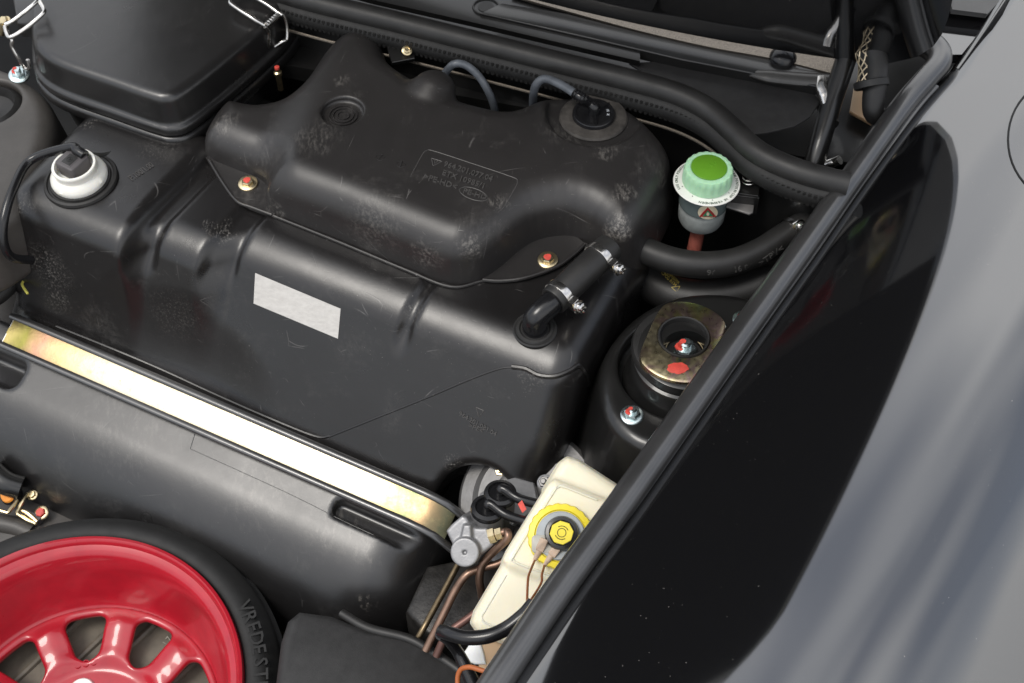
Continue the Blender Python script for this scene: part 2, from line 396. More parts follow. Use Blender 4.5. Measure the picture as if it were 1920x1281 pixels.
# sticker: off-white, rubbed
m = M['sticker'] = mat('rubbed_sticker', (.55, .53, .50), .55)
st = ramp(m, noise(m, 160, 4, .7, 0, None, (.25, 1, 1, 0, 0, .5)), [(.30, (.47, .455, .43)), (.65, (.57, .555, .525))])
L(m, mixc(m, ramp(m, noise(m, 480, 2), [(.6, 0.0), (.7, .25)]), st, (.40, .39, .37)), pb(m).inputs['Base Color'])
# yellow-chromated strap and plate: real iridescent plating
def chromate(name, scale, dull):
    m = mat(name, (.8, .7, .5), .3, 1.0); b = pb(m)
    n = noise(m, scale, 4, .55, .6)
    c = ramp(m, n, [(.30, (.30, .40, .34)), (.40, (.62, .56, .26)), (.47, (.72, .42, .36)), (.54, (.80, .72, .50)), (.68, (.86, .80, .64))] if not dull else
             [(.28, (.11, .22, .21)), (.40, (.44, .39, .17)), (.47, (.38, .26, .24)), (.55, (.58, .50, .30)), (.72, (.68, .60, .43))])
    c = mixc(m, ramp(m, noise(m, 260, 3, .7), [(.62, 0.0), (.72, .5)]), c, (.75, .70, .55))
    L(m, c, b.inputs['Base Color'])
    L(m, mth(m, 'ADD', mth(m, 'MULTIPLY', noise(m, 120, 4), .3), .20 if not dull else .16), b.inputs['Roughness'])
    bump(m, mth(m, 'ADD', noise(m, 45, 4), mth(m, 'MULTIPLY', noise(m, 300, 3), .2)), .16, .002); return m
M['strap'] = chromate('chromated_strap', 9, False); M['plate'] = chromate('chromated_plate', 16, True)
# strap: strongest colour play close to both ends
m = M['strap']; b = pb(m); tcs = N(m, 'ShaderNodeTexCoord'); sx = N(m, 'ShaderNodeSeparateXYZ'); L(m, tcs.outputs['Object'], sx.inputs[0])
alo = mth(m, 'SUBTRACT', mth(m, 'MULTIPLY', sx.outputs[0], ca), mth(m, 'MULTIPLY', sx.outputs[1], sa))
alo = mth(m, 'ADD', alo, mth(m, 'MULTIPLY', mth(m, 'SUBTRACT', noise(m, 14, 3), .5), .07))
endc = ramp(m, mth(m, 'DIVIDE', mth(m, 'ADD', alo, .86), .9), [(.03, (.36, .30, .12)), (.065, (.20, .19, .05)), (.10, (.40, .23, .16)), (.15, (.50, .40, .20)), (.25, (.48, .43, .32)), (.78, (.48, .43, .32)), (.83, (.44, .36, .15)), (.87, (.17, .21, .11)), (.895, (.34, .22, .12)), (.925, (.13, .13, .08))])
endc = mixc(m, ramp(m, noise(m, 70, 5, .7), [(.52, 0.0), (.72, .55)]), endc, (.34, .27, .14))
endc = mixc(m, ramp(m, noise(m, 330, 2), [(.68, 0.0), (.74, .7)]), endc, (.16, .13, .08))
L(m, endc, b.inputs['Base Color'])
print('materials done')
# ------------------------------------------------------------------ lettering
def text_verts(s, thick=.1):
    cu = bpy.data.curves.new('lettering', 'FONT'); cu.body = s; cu.size = 1.0; cu.extrude = thick; cu.resolution_u = 2; cu.offset = .012
    o = bpy.data.objects.new('lettering', cu); COL.objects.link(o)
    dg = bpy.context.evaluated_depsgraph_get(); me = bpy.data.meshes.new_from_object(o.evaluated_get(dg))
    v = np.array([q.co[:] for q in me.vertices]); f = [tuple(p.vertices) for p in me.polygons]
    bpy.data.objects.remove(o); bpy.data.meshes.remove(me); bpy.data.curves.remove(cu)
    return v, f
def text_on(fn, s, p0, p1, up, h, mat, parent, name='lettering', fit=True, solid=.0015):
    """lettering raised h above a moulded surface, baseline from pixel p0 to p1, cap height vector up"""
    v, f = text_verts(s); p0 = np.array(p0, float); p1 = np.array(p1, float)
    wd = v[:, 0].max(); pix = p0 + v[:, :1] * (p1 - p0) / wd + v[:, 1:2] / .72 * np.array(up, float)
    q, n = hit(fn, pix); q = q + n * np.where(v[:, 2:3] > 0, h, -solid)
    return mesh_obj(name, q, f, mat, parent, smooth=False)
def text_arc(s, c, ax, X, r, a0, step, size, h, mat, parent, name='lettering'):
    """characters around a circle, running clockwise seen from +ax, tops outwards"""
    Y = np.cross(ax, X); mb = MB(); a = a0
    for ch in s:
        if ch != ' ':
            v, f = text_verts(ch); v = v - [v[:, 0].mean(), 0, 0]
            er = X * math.cos(a) + Y * math.sin(a); et = X * math.sin(a) - Y * math.cos(a)
            q = c + er * r + v[:, :1] * size * et + v[:, 1:2] * size * er + np.where(v[:, 2:3] > 0, h, -.0003) * ax
            mb.add(q, f)
        a -= step * (.55 if ch in 'I1 ' else 1.0)
    return B(name, mb, mat, parent, smooth=False)
def line_on(fn, pix, r, mat, parent, name, sink=.4, n=6, dens=6, lift=0.0):
    pp = spline(pix, dens); q, nn = hit(fn, pp); q = q + nn * (lift - r * sink)
    mb = MB(); mb.tube(q, r, n, smooth=1); return B(name, mb, mat, parent)
def patch_on(fn, corners, nu, nv, lift, thick, mat, parent, name):
    c = np.array(corners, float); pix = []
    for j in range(nv + 1):
        for i in range(nu + 1):
            a, b = i / nu, j / nv; pix.append((1 - b) * ((1 - a) * c[0] + a * c[1]) + b * ((1 - a) * c[3] + a * c[2]))
    q, n = hit(fn, pix); k = len(q); v = np.concatenate([q + n * lift, q + n * (lift - thick)])
    f = []
    for j in range(nv):
        for i in range(nu):
            a = j * (nu + 1) + i; g = (a, a + 1, a + nu + 2, a + nu + 1); f += [g, tuple(x + k for x in g)[::-1]]
    bd = [j for j in range(nu + 1)] + [j * (nu + 1) + nu for j in range(1, nv + 1)] + [nv * (nu + 1) + i for i in range(nu - 1, -1, -1)] + [j * (nu + 1) for j in range(nv - 1, 0, -1)]
    f += [(bd[i], bd[(i + 1) % len(bd)], bd[(i + 1) % len(bd)] + k, bd[i] + k) for i in range(len(bd))]
    return mesh_obj(name, v, f, mat, parent)
def hexbolt(name, loc, ax, r, wr, mats, parent, stud=False, label=None, dab=True, rot=.2):
    """flanged bolt or nut as one part with its washer and paint mark beneath it"""
    loc = np.array(loc); ax = nrm(ax); X = nrm(np.cross(ax, VA)); Y = np.cross(ax, X); hm, wm = mats
    mb = MB(); h = r * .9
    ring = lambda rr, z: [loc + ax * z + rr * (X * math.cos(rot + k * math.pi / 3) + Y * math.sin(rot + k * math.pi / 3)) for k in range(6)]
    v = ring(r, wr * .12) + ring(r, h * .82) + ring(r * .84, h); f = []
    for i in (0, 1): f += [(i * 6 + k, i * 6 + (k + 1) % 6, i * 6 + 6 + (k + 1) % 6, i * 6 + 6 + k) for k in range(6)]
    f.append(tuple(12 + k for k in range(6))); mb.add(v, f)
    o = B(name, mb, hm, parent, smooth=False)
    if label: o['label'] = label
    wb = MB(); wb.lathe([(0, -.002), (wr, -.002), (wr, wr * .10), (wr * .93, wr * .16), (r * .9, wr * .20), (0, wr * .2)], loc, ax, 28)
    wo_ = B('washer', wb, wm); wo_.parent = o; 
    if stud:
        sb = MB(); sb.lathe([(r * .5, h * .4), (r * .5, h * 1.55), (r * .36, h * 1.7), (0, h * 1.7)], loc, ax, 16)
        s_ = B('stud', sb, hm); s_.parent = o
        if dab:
            db = MB(); db.lathe([(r * .60, h * .90), (r * .56, h * 1.04), (r * .36, h * 1.06), (r * .34, h * 1.5), (r * .26, h * 1.74), (0, h * 1.76)], loc + X * r * .26 + Y * r * .1, ax, 14, wob=lambda t, a, b: .10 * math.sin(2 * t) + .06 * math.sin(5 * t) - .05)
            d_ = B('paint_dab', db, M['reddab']); d_.parent = o
    elif dab:
        db = MB(); db.lathe([(r * .62, h * .95), (r * .60, h * 1.06), (r * .3, h * 1.1), (0, h * 1.1)], loc, ax, 14, wob=lambda t, a, b: .08 * math.sin(3 * t + 1))
        d_ = B('paint_dab', db, M['reddab']); d_.parent = o
    return o
def clamp(name, c, ax, r, wdt, side, parent=None, label=None, group=None):
    """worm-drive hose clip: band, housing, screw"""
    c = np.array(c); ax = nrm(ax); side = nrm(np.array(side) - ax * np.dot(side, ax)); t = np.cross(ax, side)
    e = thing(name, label, 'hose clip', c, group)
    mb = MB(); mb.lathe([(r + .0002, -wdt / 2), (r + .0016, -wdt / 2), (r + .0019, -wdt / 2 + .001), (r + .0019, wdt / 2 - .001), (r + .0016, wdt / 2), (r + .0002, wdt / 2)], c, ax, 40)
    B('band', mb, M['steel'], e)
    mb = MB(); hc = c + side * (r + .005); mb.box(hc, ax * wdt * .62, t * .008, side * .0045)
    for k in range(4): mb.box(hc + side * .005 + t * (-.006 + .004 * k), ax * wdt * .45, t * .001, side * .001)
    B('housing', mb, M['steel'], e, smooth=False)
    mb = MB(); sc_ = hc + side * .006 - ax * .002; ang = nrm(np.array([.62, -.45, .35]) + side * .3)
    mb.tube([sc_ - ang * .006, sc_ + ang * .005], .0050, 12, smooth=1); B('screw_shaft', mb, M['zinc'], e)
    mb = MB(); mb.lathe([(0, 0), (.0105, 0), (.0105, .0025), (.0075, .003), (.0075, .0085), (.0055, .0100), (.0015, .0100), (.0015, .007), (0, .007)], sc_ + ang * .004, ang, 18)
    for k in range(4):
        q = nrm(np.cross(ang, side)); q2 = np.cross(ang, q); a = k * math.pi / 2
        mb.box(sc_ + ang * .0145 + .0052 * (q * math.cos(a) + q2 * math.sin(a)), q * .0010, q2 * .0010, ang * .0010)
    B('screw_head', mb, M['steel'], e)
    return e
# ================================================================== SETTING: the bay
mb = MB()
cs = [W(-2.6, -1.4, -.62), W(.42, -1.4, -.62), W(.55, 1.0, -.62), W(-2.6, 1.6, -.62)]
mb.prism(cs, ZA, .03); tag(B('bay_floor', mb, M['dark'], smooth=False), None, None, kind='structure')
mb = MB(); mb.prism([(-30, -30, -.92), (30, -30, -.92), (30, 30, -.92), (-30, 30, -.92)], ZA, .05); tag(B('ground', mb, simple('asphalt', (.055, .053, .05), .9, .3, 3, .2), smooth=False), None, None, kind='structure')
# inner wing wall under the gutter
GUT = [(860, 1385, .078), (930, 1281, .08), (1045, 1110, .08), (1165, 945, .08), (1290, 768, .08), (1400, 612, .08), (1500, 472, .08), (1600, 330, .08), (1690, 205, .085), (1735, 150, .09)]
gp = spline(S(GUT), 6); mb = MB(); v = []; f = []
for i, q in enumerate(gp):
    for du, z in ((.0, .062), (.004, .0), (.03, -.15), (.05, -.62), (.075, -.62), (.055, -.15), (.03, .0), (.026, .062)): v.append(np.array([q[0], q[1], z]) + UA * (du + .004))
k = 8
for i in range(len(gp) - 1): f += [(i * k + j, (i + 1) * k + j, (i + 1) * k + (j + 1) % k, i * k + (j + 1) % k) for j in range(k)]
mb.add(v, f); tag(B('inner_wing', mb, M['bay']), None, None, kind='structure')
# ================================================================== FUEL TANK
VS = -.195
def vfront(U): return -.092 * (1 - sstep(-.63, -.60, U)) - .045 * (sstep(-.63, -.60, U) - sstep(-.52, -.46, U)) - .004
ARC = uvp(902, 950, -.23)
def tank_fn(U, V, Z):
    top = Z - .0 + .06 * np.maximum(-.02 - V, 0) - .012 * (1 - sstep(-.64, -.61, U))
    n = np.array([-.21, .155]) ; nl = math.hypot(.21, .155)
    off = vfront(U) * np.clip(1 + Z / .21, 0, 1.3) ** 1.0
    front = (-(V + .155 * np.clip(-Z, -.05, .4) / .21 * .985 - off) * .21) / nl
    rt = U - .108 + .05 * np.maximum(Z + .03, -.05)
    lf = -(U + .862) - .12 * np.minimum(Z + .03, 0) * -1
    bk = V - .17 - .12 * sstep(-.5, -.3, U); bt = -.285 - Z + .035 * sstep(-.2, .05, U)
    d = rmax(top, front, .034)
    d = rmax(d, rmax(rt, lf, .03), .045)
    d = rmax(d, bk, .03); d = rmax(d, bt, .03)
    # scoop in the front face, transverse grooves on top
    d = rmax(d, -(np.sqrt(((U + .50) / 1.15) ** 2 + (V + .40) ** 2 + ((Z + .088) / .80) ** 2) - .299), .022)
    for u0, wd, dp in ((-.602, .016, .011), (-.482, .020, .008), (-.163, .008, .009)):
        fade = sstep(-.085, -.035, Z)
        d = rmax(d, -(rmax(np.abs(U - u0 - .05 * V) - wd, -(d + dp * fade) + .012 * (1 - fade), .008)), .010)
    ledge = rmax(rmax(((Z + .258) - (V - VS) * .37) * .938, -(V + .212), .006), rmax(U + .075, -(U + .83), .02), .02)
    d = rmin(d, ledge, .034)
    d = rmax(d, -(np.sqrt((U - ARC[0]) ** 2 + (V - ARC[1]) ** 2 + ((Z + .25) / 1.2) ** 2) - .074), .018)
    return d
ft = thing('fuel_tank', 'big scratched black plastic fuel tank with sloping front and rounded lower lobe', 'fuel tank', W(-.4, -.1, -.5))
sdf_obj('upper_shell', tank_fn, (-.92, -.30, -.34), (.16, .34, .06), .0042, M['tank'], ft)
# lower lobe
def lobe_fn(U, V, Z):
    top = ((Z + .234) - (V - VS) * .37) * .938
    fr = -(V + .374 + .0 * U) * .98 + (Z + .36) * .1
    d = rmax(top, fr, .10)
    d = rmax(d, U + .012 - .10 * np.maximum(V + .22, -.2), .10)
    d = rmax(d, -(U + 1.02), .03)
    d = rmax(d, V + .176, .006); d = rmax(d, -.46 - Z, .03)
    # hand recesses at both ends beside the strap
    d = rmax(d, -rmax(rmax(np.abs(U + .835) - .045, np.abs(V + .245) - .022, .015), -(Z + .275), .006), .012)
    d = rmax(d, -rmax(rmax(np.abs(U + .10) - .09, np.abs(V + .232) - .013, .010), -(Z + .266), .004), .008)
    return d
sdf_obj('lower_lobe', lobe_fn, (-1.06, -.42, -.50), (.06, -.10, -.20), .0042, M['lobe'], ft)
TF = tank_fn
# outline of the raised lower right panel, parting lines
line_on(TF, [(620, 818), (700, 786), (800, 746), (880, 712), (935, 692), (965, 688)], .0016, M['tank'], ft, 'seam', .2)
line_on(TF, [(960, 688), (985, 692), (1010, 704), (1040, 706), (1068, 696), (1085, 686), (1098, 700), (1104, 722)], .0042, M['tank'], ft, 'curled_lip', .25, 8)
line_on(TF, [(105, 612), (200, 650), (300, 692), (400, 738), (500, 782), (590, 818), (620, 818)], .0022, M['tank'], ft, 'seam', .3)
patch_on(TF, [(479, 512), (639, 579), (634, 635), (476, 569)], 12, 5, .0009, .002, M['sticker'], ft, 'blank_sticker')['label'] = 'rubbed off-white blank sticker'
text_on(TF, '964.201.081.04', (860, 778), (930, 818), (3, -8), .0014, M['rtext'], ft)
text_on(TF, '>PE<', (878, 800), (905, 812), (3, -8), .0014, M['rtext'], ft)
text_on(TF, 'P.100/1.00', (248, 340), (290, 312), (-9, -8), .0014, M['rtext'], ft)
mb = MB()
for a, b in (((893, 764), (907, 770)), ((907, 770), (898, 782)), ((898, 782), (893, 764))):
    q, n = hit(TF, [a, b]); mb.tube(q + n * .0002, .0007, 6, smooth=1)
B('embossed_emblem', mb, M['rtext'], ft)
q, n = hit(lobe_fn, [(274, 971)]); mb = MB()
for rr in (.0105, .0065): mb.lathe([(rr - .0009, -.001), (rr - .0006, .0007), (rr + .0006, .0007), (rr + .0009, -.001)], q[0], n[0], 30)
B('mould_mark', mb, M['lobe'], ft)
text_on(lobe_fn, 'A', (270, 975), (277, 977), (1, -8), .0006, M['lobe'], ft)
line_on(lobe_fn, [(357, 842), (358, 838), (366, 812)], .0006, M['lobe'], ft, 'seam', .1); line_on(lobe_fn, [(357, 842), (450, 884), (550, 930), (640, 975), (700, 1003)], .0006, M['lobe'], ft, 'seam', .1)
# ================================================================== STRAP
ts = thing('tank_strap', 'gold chromated steel strap across the fuel tank with black rubber edging', 'strap', W(-.42, VS, -.24))
us = np.linspace(-.842, -.008, 40); nS = nrm(np.array([0, -.42, .9])); dS = nrm(np.array([0, .9, .42]))
def spt(u, a, h):   # a across the strap, h above it; car frame
    bend = .055 * max(0, (u + .055) / .05) ** 2 * .5
    return W(u, VS + a * .905 + h * -.42 , -.219 + a * .42 + h * .9 - bend * .6)
mb = MB(); v = []; f = []; hw = .0208
for u in us:
    for a, h in ((-hw, 0), (-hw, .0022), (-hw * .8, .0028), (0, .0031), (hw * .8, .0028), (hw, .0022), (hw, 0)): v.append(spt(u, a, h))
k = 7
for i in range(len(us) - 1): f += [(i * k + j, i * k + (j + 1) % k, (i + 1) * k + (j + 1) % k, (i + 1) * k + j) for j in range(k)]
f += [tuple(range(k)), tuple((len(us) - 1) * k + j for j in range(k))]
mb.add(v, f); B('steel_band', mb, M['strap'], ts)
for sgn in (-1, 1):
    mb = MB(); mb.tube([spt(u, sgn * (hw + .0045), .0005) for u in np.linspace(-.85, .012, 24)], .0066, 12, smooth=2, flat=.8); B('rubber_edging', mb, M['rubber_seal'], ts)
mb = MB(); v = [spt(-.842, -hw, .003), spt(-.842, hw, .003), spt(-.8425, hw, -.02), spt(-.8425, -hw, -.02)]
v += [q + UA * .0015 for q in v]; mb.add(v, [(0, 1, 2, 3), (4, 7, 6, 5), (0, 4, 5, 1), (1, 5, 6, 2), (2, 6, 7, 3), (3, 7, 4, 0)]); B('folded_end', mb, M['steel'], ts, smooth=False)
mb = MB()
for t in (0, 1):
    c = W(.006 + .016 * t, VS, -.236 - .008 * t); mb.box(c, UA * .006, VA * .017, ZA * .004)
B('buckle', mb, M['zinc'], ts, smooth=False)
mb = MB(); mb.tube([W(.0, VS, -.235), W(.05, VS + .002, -.248)], .006, 12, smooth=1); B('clamp_bolt', mb, M['zinc'], ts)
# ================================================================== TANK SENDER (white)
q, n = hit(TF, [(152, 338)]); c0 = q[0]; ax = nrm(n[0] + np.array([-.05, -.05, 0]))
sd = thing('tank_sender', 'white plastic fuel sender neck with grey plug on the tank top', 'fuel sender', c0)
mb = MB(); mb.lathe([(.030, -.004), (.0575, -.004), (.0590, .0005), (.0575, .004), (.0535, .005), (.052, .0025), (.049, .0022), (.048, .0055), (.030, .007)], c0, ax, 56); B('rubber_gasket', mb, M['rubber'], sd)
mb = MB(); mb.lathe([(.030, .004), (.0440, .004), (.0452, .009), (.0440, .0145), (.0385, .0205), (.0345, .0235), (.0335, .0300), (.0350, .0325), (.0353, .0350), (.0340, .0370), (.0305, .0370), (.0296, .033), (.0290, .020), (.0, .019)], c0, ax, 56, wob=lambda t, r, h: (.05 * max(0, math.cos(4 * t)) ** 4 if .012 < h < .022 else 0)); B('neck', mb, M['white'], sd)
tx = nrm(np.cross(VA, ax)); ty = np.cross(ax, tx); pc = c0 + ax * .033 + tx * -.003 + ty * .003
rx = nrm(tx * .93 - ty * .12); ry = np.cross(ax, rx)
def rrect(c, X, Y, hx, hy, r, n=5):
    out = []
    for sx_, sy_, a0 in ((1, 1, 0), (-1, 1, 90), (-1, -1, 180), (1, -1, 270)):
        for k in range(n + 1):
            a = math.radians(a0 + 90 * k / n); out.append(c + X * (sx_ * (hx - r) + r * math.cos(a)) + Y * (sy_ * (hy - r) + r * math.sin(a)))
    return out
mb = MB(); mb.prism(rrect(pc + ax * .012, rx, ry, .0195, .0195, .005), ax, .026, .0015); pl = B('plug', mb, M['plug'], sd)
mb = MB(); mb.prism(rrect(pc + ax * .0128, rx, ry, .0108, .0150, .001), ax, .003, .0004); fr_ = B('plug_frame', mb, M['plug']); fr_.parent = pl
mb = MB(); mb.prism(rrect(pc + ax * .0136 - ry * .003, rx, ry, .0090, .0100, .001), ax, .003, .0004); fr_ = B('plug_panel', mb, M['rubber']); fr_.parent = pl
mb = MB(); mb.lathe([(.0042, -.0002), (.0042, .0004), (.0049, .0004), (.0049, -.0002)], pc + ax * .0137 - ry * .003, ax, 24)
mb.box(pc + ax * .0138 - ry * .003, rx * .0004, ry * .0026, ax * .0003); mb.box(pc + ax * .0138 - ry * .003 + rx * .0012, nrm(rx + ry) * .0020, nrm(rx - ry) * .0004, ax * .0003)
B('plug_emblem', mb, M['dark']).parent = pl
mb = MB(); a_ = pc + ry * .016 + ax * .008
mb.tube([a_ + rx * .014 + ax * .004, a_ + rx * -.002 + ax * .006, a_ - rx * .02 + ax * .004, P(58, 300, .035), P(26, 352, .03), P(8, 410, .01), P(7, 455, -.02), P(22, 482, -.05), P(60, 488, -.08)], [.0085, .0085, .0078, .0072, .0072, .0072, .0072, .0072, .0072], 14)
B('cable', mb, M['vinyl'], sd)
mb = MB(); s0 = c0 + tx * .012 + ty * .036 + ax * .006
v = []
for t in np.linspace(0, 1, 9):
    q = s0 + tx * (.052 * t - .03) + ty * (.003 + .010 * t) + ax * (.016 * t ** 3 + .01)
    wdt = .0055 * (1 - t ** 4) + .0006; v += [q - ax * wdt, q + ax * wdt, q + ax * wdt + ty * .0012, q - ax * wdt + ty * .0012]
mb.add(v, [(i * 4 + j, i * 4 + (j + 1) % 4, (i + 1) * 4 + (j + 1) % 4, (i + 1) * 4 + j) for i in range(8) for j in range(4)]); B('cable_tie', mb, M['vinyl'], sd)
# ================================================================== UPPER RESERVOIR
RP = [(378, 250, .03), (392, 300, .0), (440, 322, .0), (482, 338, .0), (502, 358, .0), (500, 392, .0), (530, 412, .0), (640, 455, .0), (760, 505, .0), (845, 536, .0), (900, 530, .0), (940, 505, .0), (975, 475, .0), (1010, 455, .0), (1060, 447, .0), (1100, 458, .0), (1140, 490, .0), (1180, 492, .0), (1212, 458, .01), (1240, 395, .03), (1262, 335, .05), (1266, 290, .055), (1240, 245, .06), (1180, 198, .06), (1110, 178, .06), (1050, 178, .06), (1000, 186, .06), (955, 203, .06), (905, 195, .06), (850, 178, .06), (785, 146, .06), (738, 112, .06), (722, 76, .06), (682, 56, .06), (632, 60, .06), (596, 86, .06), (562, 132, .06), (525, 170, .05), (480, 180, .05), (430, 172, .05), (402, 188, .05)]
rpoly = spline([uvp(*q) for q in RP], 3, True)
kc = uvp(812, 160, .085); capc = uvp(1113, 216, .078); rec = uvp(642, 208, .088)
def resv_fn(U, V, Z):
    d2 = polysd(rpoly, U, V)
    left = 1 - sstep(-.53, -.43, U + .25 * (V - .18))
    zt = .088 - .026 * left - .010 * sstep(-.05, .12, U) - .006 * np.clip((.12 - V) / .1, 0, 1)
    d = rmax(d2 + .16 * (Z + .01), Z - zt, .042)
    d = rmax(d, -.05 - Z, .01)
    d = rmin(d, np.sqrt((U - kc[0]) ** 2 + (V - kc[1]) ** 2 + ((Z - .075) / .8) ** 2) - .036, .016)
    # shallow seat round the filler, dished recess
    rc = np.sqrt((U - capc[0]) ** 2 + (V - capc[1]) ** 2)
    d = rmax(d, -rmax(rc - .075, .071 - Z, .004), .010)
    rr = np.sqrt((U - rec[0]) ** 2 + (V - rec[1]) ** 2)
    d = rmax(d, -rmax(rr - .0335, .0775 - Z, .003), .0035)
    return d
wr = thing('washer_reservoir', 'scuffed black plastic reservoir with embossed part number lying over the fuel tank', 'reservoir', W(-.2, .18, 0))
sdf_obj('body', resv_fn, (-.72, -.03, -.06), (.20, .48, .125), .0036, M['resv'], wr)
# flanges at z about 0 with curled rims
def flange(pts, z, th):
    mb = MB(); p = [P(x, y, z) for x, y in pts]; mb.prism(p[::-1], ZA, th, .0025); return B('flange', mb, M['resv'], wr)
flange([(388, 296), (415, 338), (443, 376), (470, 388), (512, 404), (530, 360), (480, 310), (420, 280)], .004, .008)
flange([(925, 527), (985, 522), (1040, 502), (1075, 478), (1096, 458), (1060, 430), (1000, 440), (930, 480), (900, 520)], .004, .010)
mb = MB(); mb.tube(S([(392, 300, .006), (416, 340, .006), (444, 377, .006), (472, 389, .005), (510, 403, .004)]), .0026, 8); B('flange_rim', mb, M['resv'], wr)
mb = MB(); mb.tube(S([(905, 525, .004), (940, 527, .004), (985, 521, .006), (1042, 501, .006), (1076, 477, .006), (1096, 458, .006)]), .0030, 8); B('flange_rim', mb, M['resv'], wr)
mb = MB(); mb.tube(S([(510, 404, .002), (640, 456, .002), (760, 506, .002), (845, 538, .002), (905, 527, .002)]), .0024, 8); B('parting_line', mb, M['resv'], wr)
# skirt below the parting line
sk = [uvp(x, y, .0) for x, y in ((515, 400), (640, 452), (760, 502), (845, 533), (900, 528), (950, 480), (1000, 400), (560, 330))]
sk = spline(sk, 3, True)
sdf_obj('lower_skirt', lambda U, V, Z: rmax(rmax(polysd(sk, U, V) - .25 * (Z + .0) - .002, Z - .001, .002), -.035 - Z, .008), (-.50, -.06, -.05), (.06, .30, .02), .005, M['resv'], wr)
RF = resv_fn
def wear(m, fn, spots, colour, fine=190, aniso=(1, .35, 1, .2, .3, .6), lo=.46):
    """scuffed patches of their own shape, tied to places on the moulding"""
    b = pb(m); prev = b.inputs['Base Color'].links[0].from_socket
    tc = N(m, 'ShaderNodeTexCoord'); wn = N(m, 'ShaderNodeTexNoise'); wn.inputs['Scale'].default_value = 38; wn.inputs['Detail'].default_value = 4; L(m, tc.outputs['Object'], wn.inputs['Vector'])
    wv_ = N(m, 'ShaderNodeVectorMath', operation='MULTIPLY_ADD'); L(m, wn.outputs['Color'], wv_.inputs[0]); wv_.inputs[1].default_value = (.05, .05, .05); L(m, tc.outputs['Object'], wv_.inputs[2])
    tot = None
    for (x, y), r, k in spots:
        q, _ = hit(fn, [(x, y)]); q = q[0] + .025
        ds = N(m, 'ShaderNodeVectorMath', operation='DISTANCE'); L(m, wv_.outputs[0], ds.inputs[0]); ds.inputs[1].default_value = tuple(q)
        mk = mth(m, 'MULTIPLY', ramp(m, mth(m, 'DIVIDE', ds.outputs['Value'], r), [(.35, 1.0), (1.0, 0.0)]), k)
        tot = mk if tot is None else mth(m, 'MAXIMUM', tot, mk)
    g = ramp(m, noise(m, fine, 4, .75, .3, None, aniso), [(lo, 0.0), (lo + .2, 1.0)])
    L(m, mixc(m, mth(m, 'MULTIPLY', tot, g), prev, colour), b.inputs['Base Color'])
wear(M['resv'], RF, [((1160, 428), .030, .8), ((1168, 365), .026, .6), ((1135, 285), .022, .5), ((880, 465), .026, .6), ((640, 150), .020, .5), ((420, 225), .035, .4), ((520, 390), .022, .5), ((800, 480), .03, .4), ((1050, 250), .05, .25), ((940, 380), .02, .5), ((590, 255), .05, .25), ((700, 420), .06, .25), ((1240, 330), .02, .5)], (.24, .225, .205))
wear(M['tank'], TF, [((418, 436), .026, 1.0), ((395, 425), .016, .9), ((92, 500), .05, .8), ((105, 560), .035, .6), ((850, 872), .02, .9), ((882, 880), .018, .9), ((780, 590), .02, .6), ((165, 232), .018, .8), ((48, 380), .03, .6), ((300, 280), .04, .3), ((1000, 700), .03, .5), ((330, 590), .06, .3), ((1080, 500), .03, .35)], (.27, .255, .235), fine=330, aniso=(1, .6, 1, .2, .3, .6), lo=.52)
wear(M['lobe'], lobe_fn, [((690, 1030), .035, .5), ((500, 900), .10, .3), ((250, 780), .12, .25), ((690, 1135), .015, .9), ((620, 985), .06, .35)], (.20, .185, .165), fine=120, lo=.50)
# concentric rings in the recess
q = W(rec[0], rec[1], .0775); mb = MB()
for rr in (.0225, .0165, .0095): mb.lathe([(rr - .0018, -.002), (rr - .0014, .0022), (rr + .0010, .0022), (rr + .0018, -.002)], q, ZA, 40)
B('recess_rings', mb, M['resv'], wr)
# embossed plate outline and figures
mb = MB()
box_px = [(769, 332), (792, 290), (800, 283), (812, 283), (880, 305), (960, 332), (970, 340), (966, 352), (945, 388), (934, 398)]
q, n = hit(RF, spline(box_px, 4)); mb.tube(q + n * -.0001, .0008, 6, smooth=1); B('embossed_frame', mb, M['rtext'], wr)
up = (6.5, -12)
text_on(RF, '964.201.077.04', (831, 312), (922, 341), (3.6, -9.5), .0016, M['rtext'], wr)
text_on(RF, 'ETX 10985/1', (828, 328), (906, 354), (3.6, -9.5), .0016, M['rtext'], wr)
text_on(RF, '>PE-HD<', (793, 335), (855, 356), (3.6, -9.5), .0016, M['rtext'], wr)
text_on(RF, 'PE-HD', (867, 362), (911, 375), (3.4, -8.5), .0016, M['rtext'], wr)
mb = MB(); el = []
for k in range(33):
    a = 2 * math.pi * k / 32; el.append((888 + 26 * math.cos(a) + 3 * math.sin(a), 364 + 8.5 * math.cos(a) - 10 * math.sin(a)))
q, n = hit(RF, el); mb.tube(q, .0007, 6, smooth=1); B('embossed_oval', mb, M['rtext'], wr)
mb = MB()
for a, b in (((809, 297), (829, 303)), ((829, 303), (812, 311)), ((812, 311), (809, 297)), ((816, 299), (815, 307)), ((822, 301), (817, 306))):
    q, n = hit(RF, [a, b]); mb.tube(q, .0007, 6, smooth=1)
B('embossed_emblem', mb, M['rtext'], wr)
for cx, cy, dx, dy in ((713, 295, 4, -4), (752, 308, 2, -6)):
    q, n = hit(RF, [(cx, cy), (cx - dx, cy - dy), (cx + dx, cy + dy)]); mb = MB()
    mb.lathe([(.0062, -.0008), (.0068, .0006), (.0074, -.0008)], q[0], n[0], 26); mb.tube(q[1:] + n[1:] * .0003, .0009, 6, smooth=1); B('date_dial', mb, M['resv'], wr)
for x, y, nm in ((465, 344, 'left'), (1027, 488, 'right')):
    hexbolt('bolt', P(x, y, .006), nrm([-.05, -.12, 1]), .0095, .0155, (M['zinc'], M['zinc']), wr)
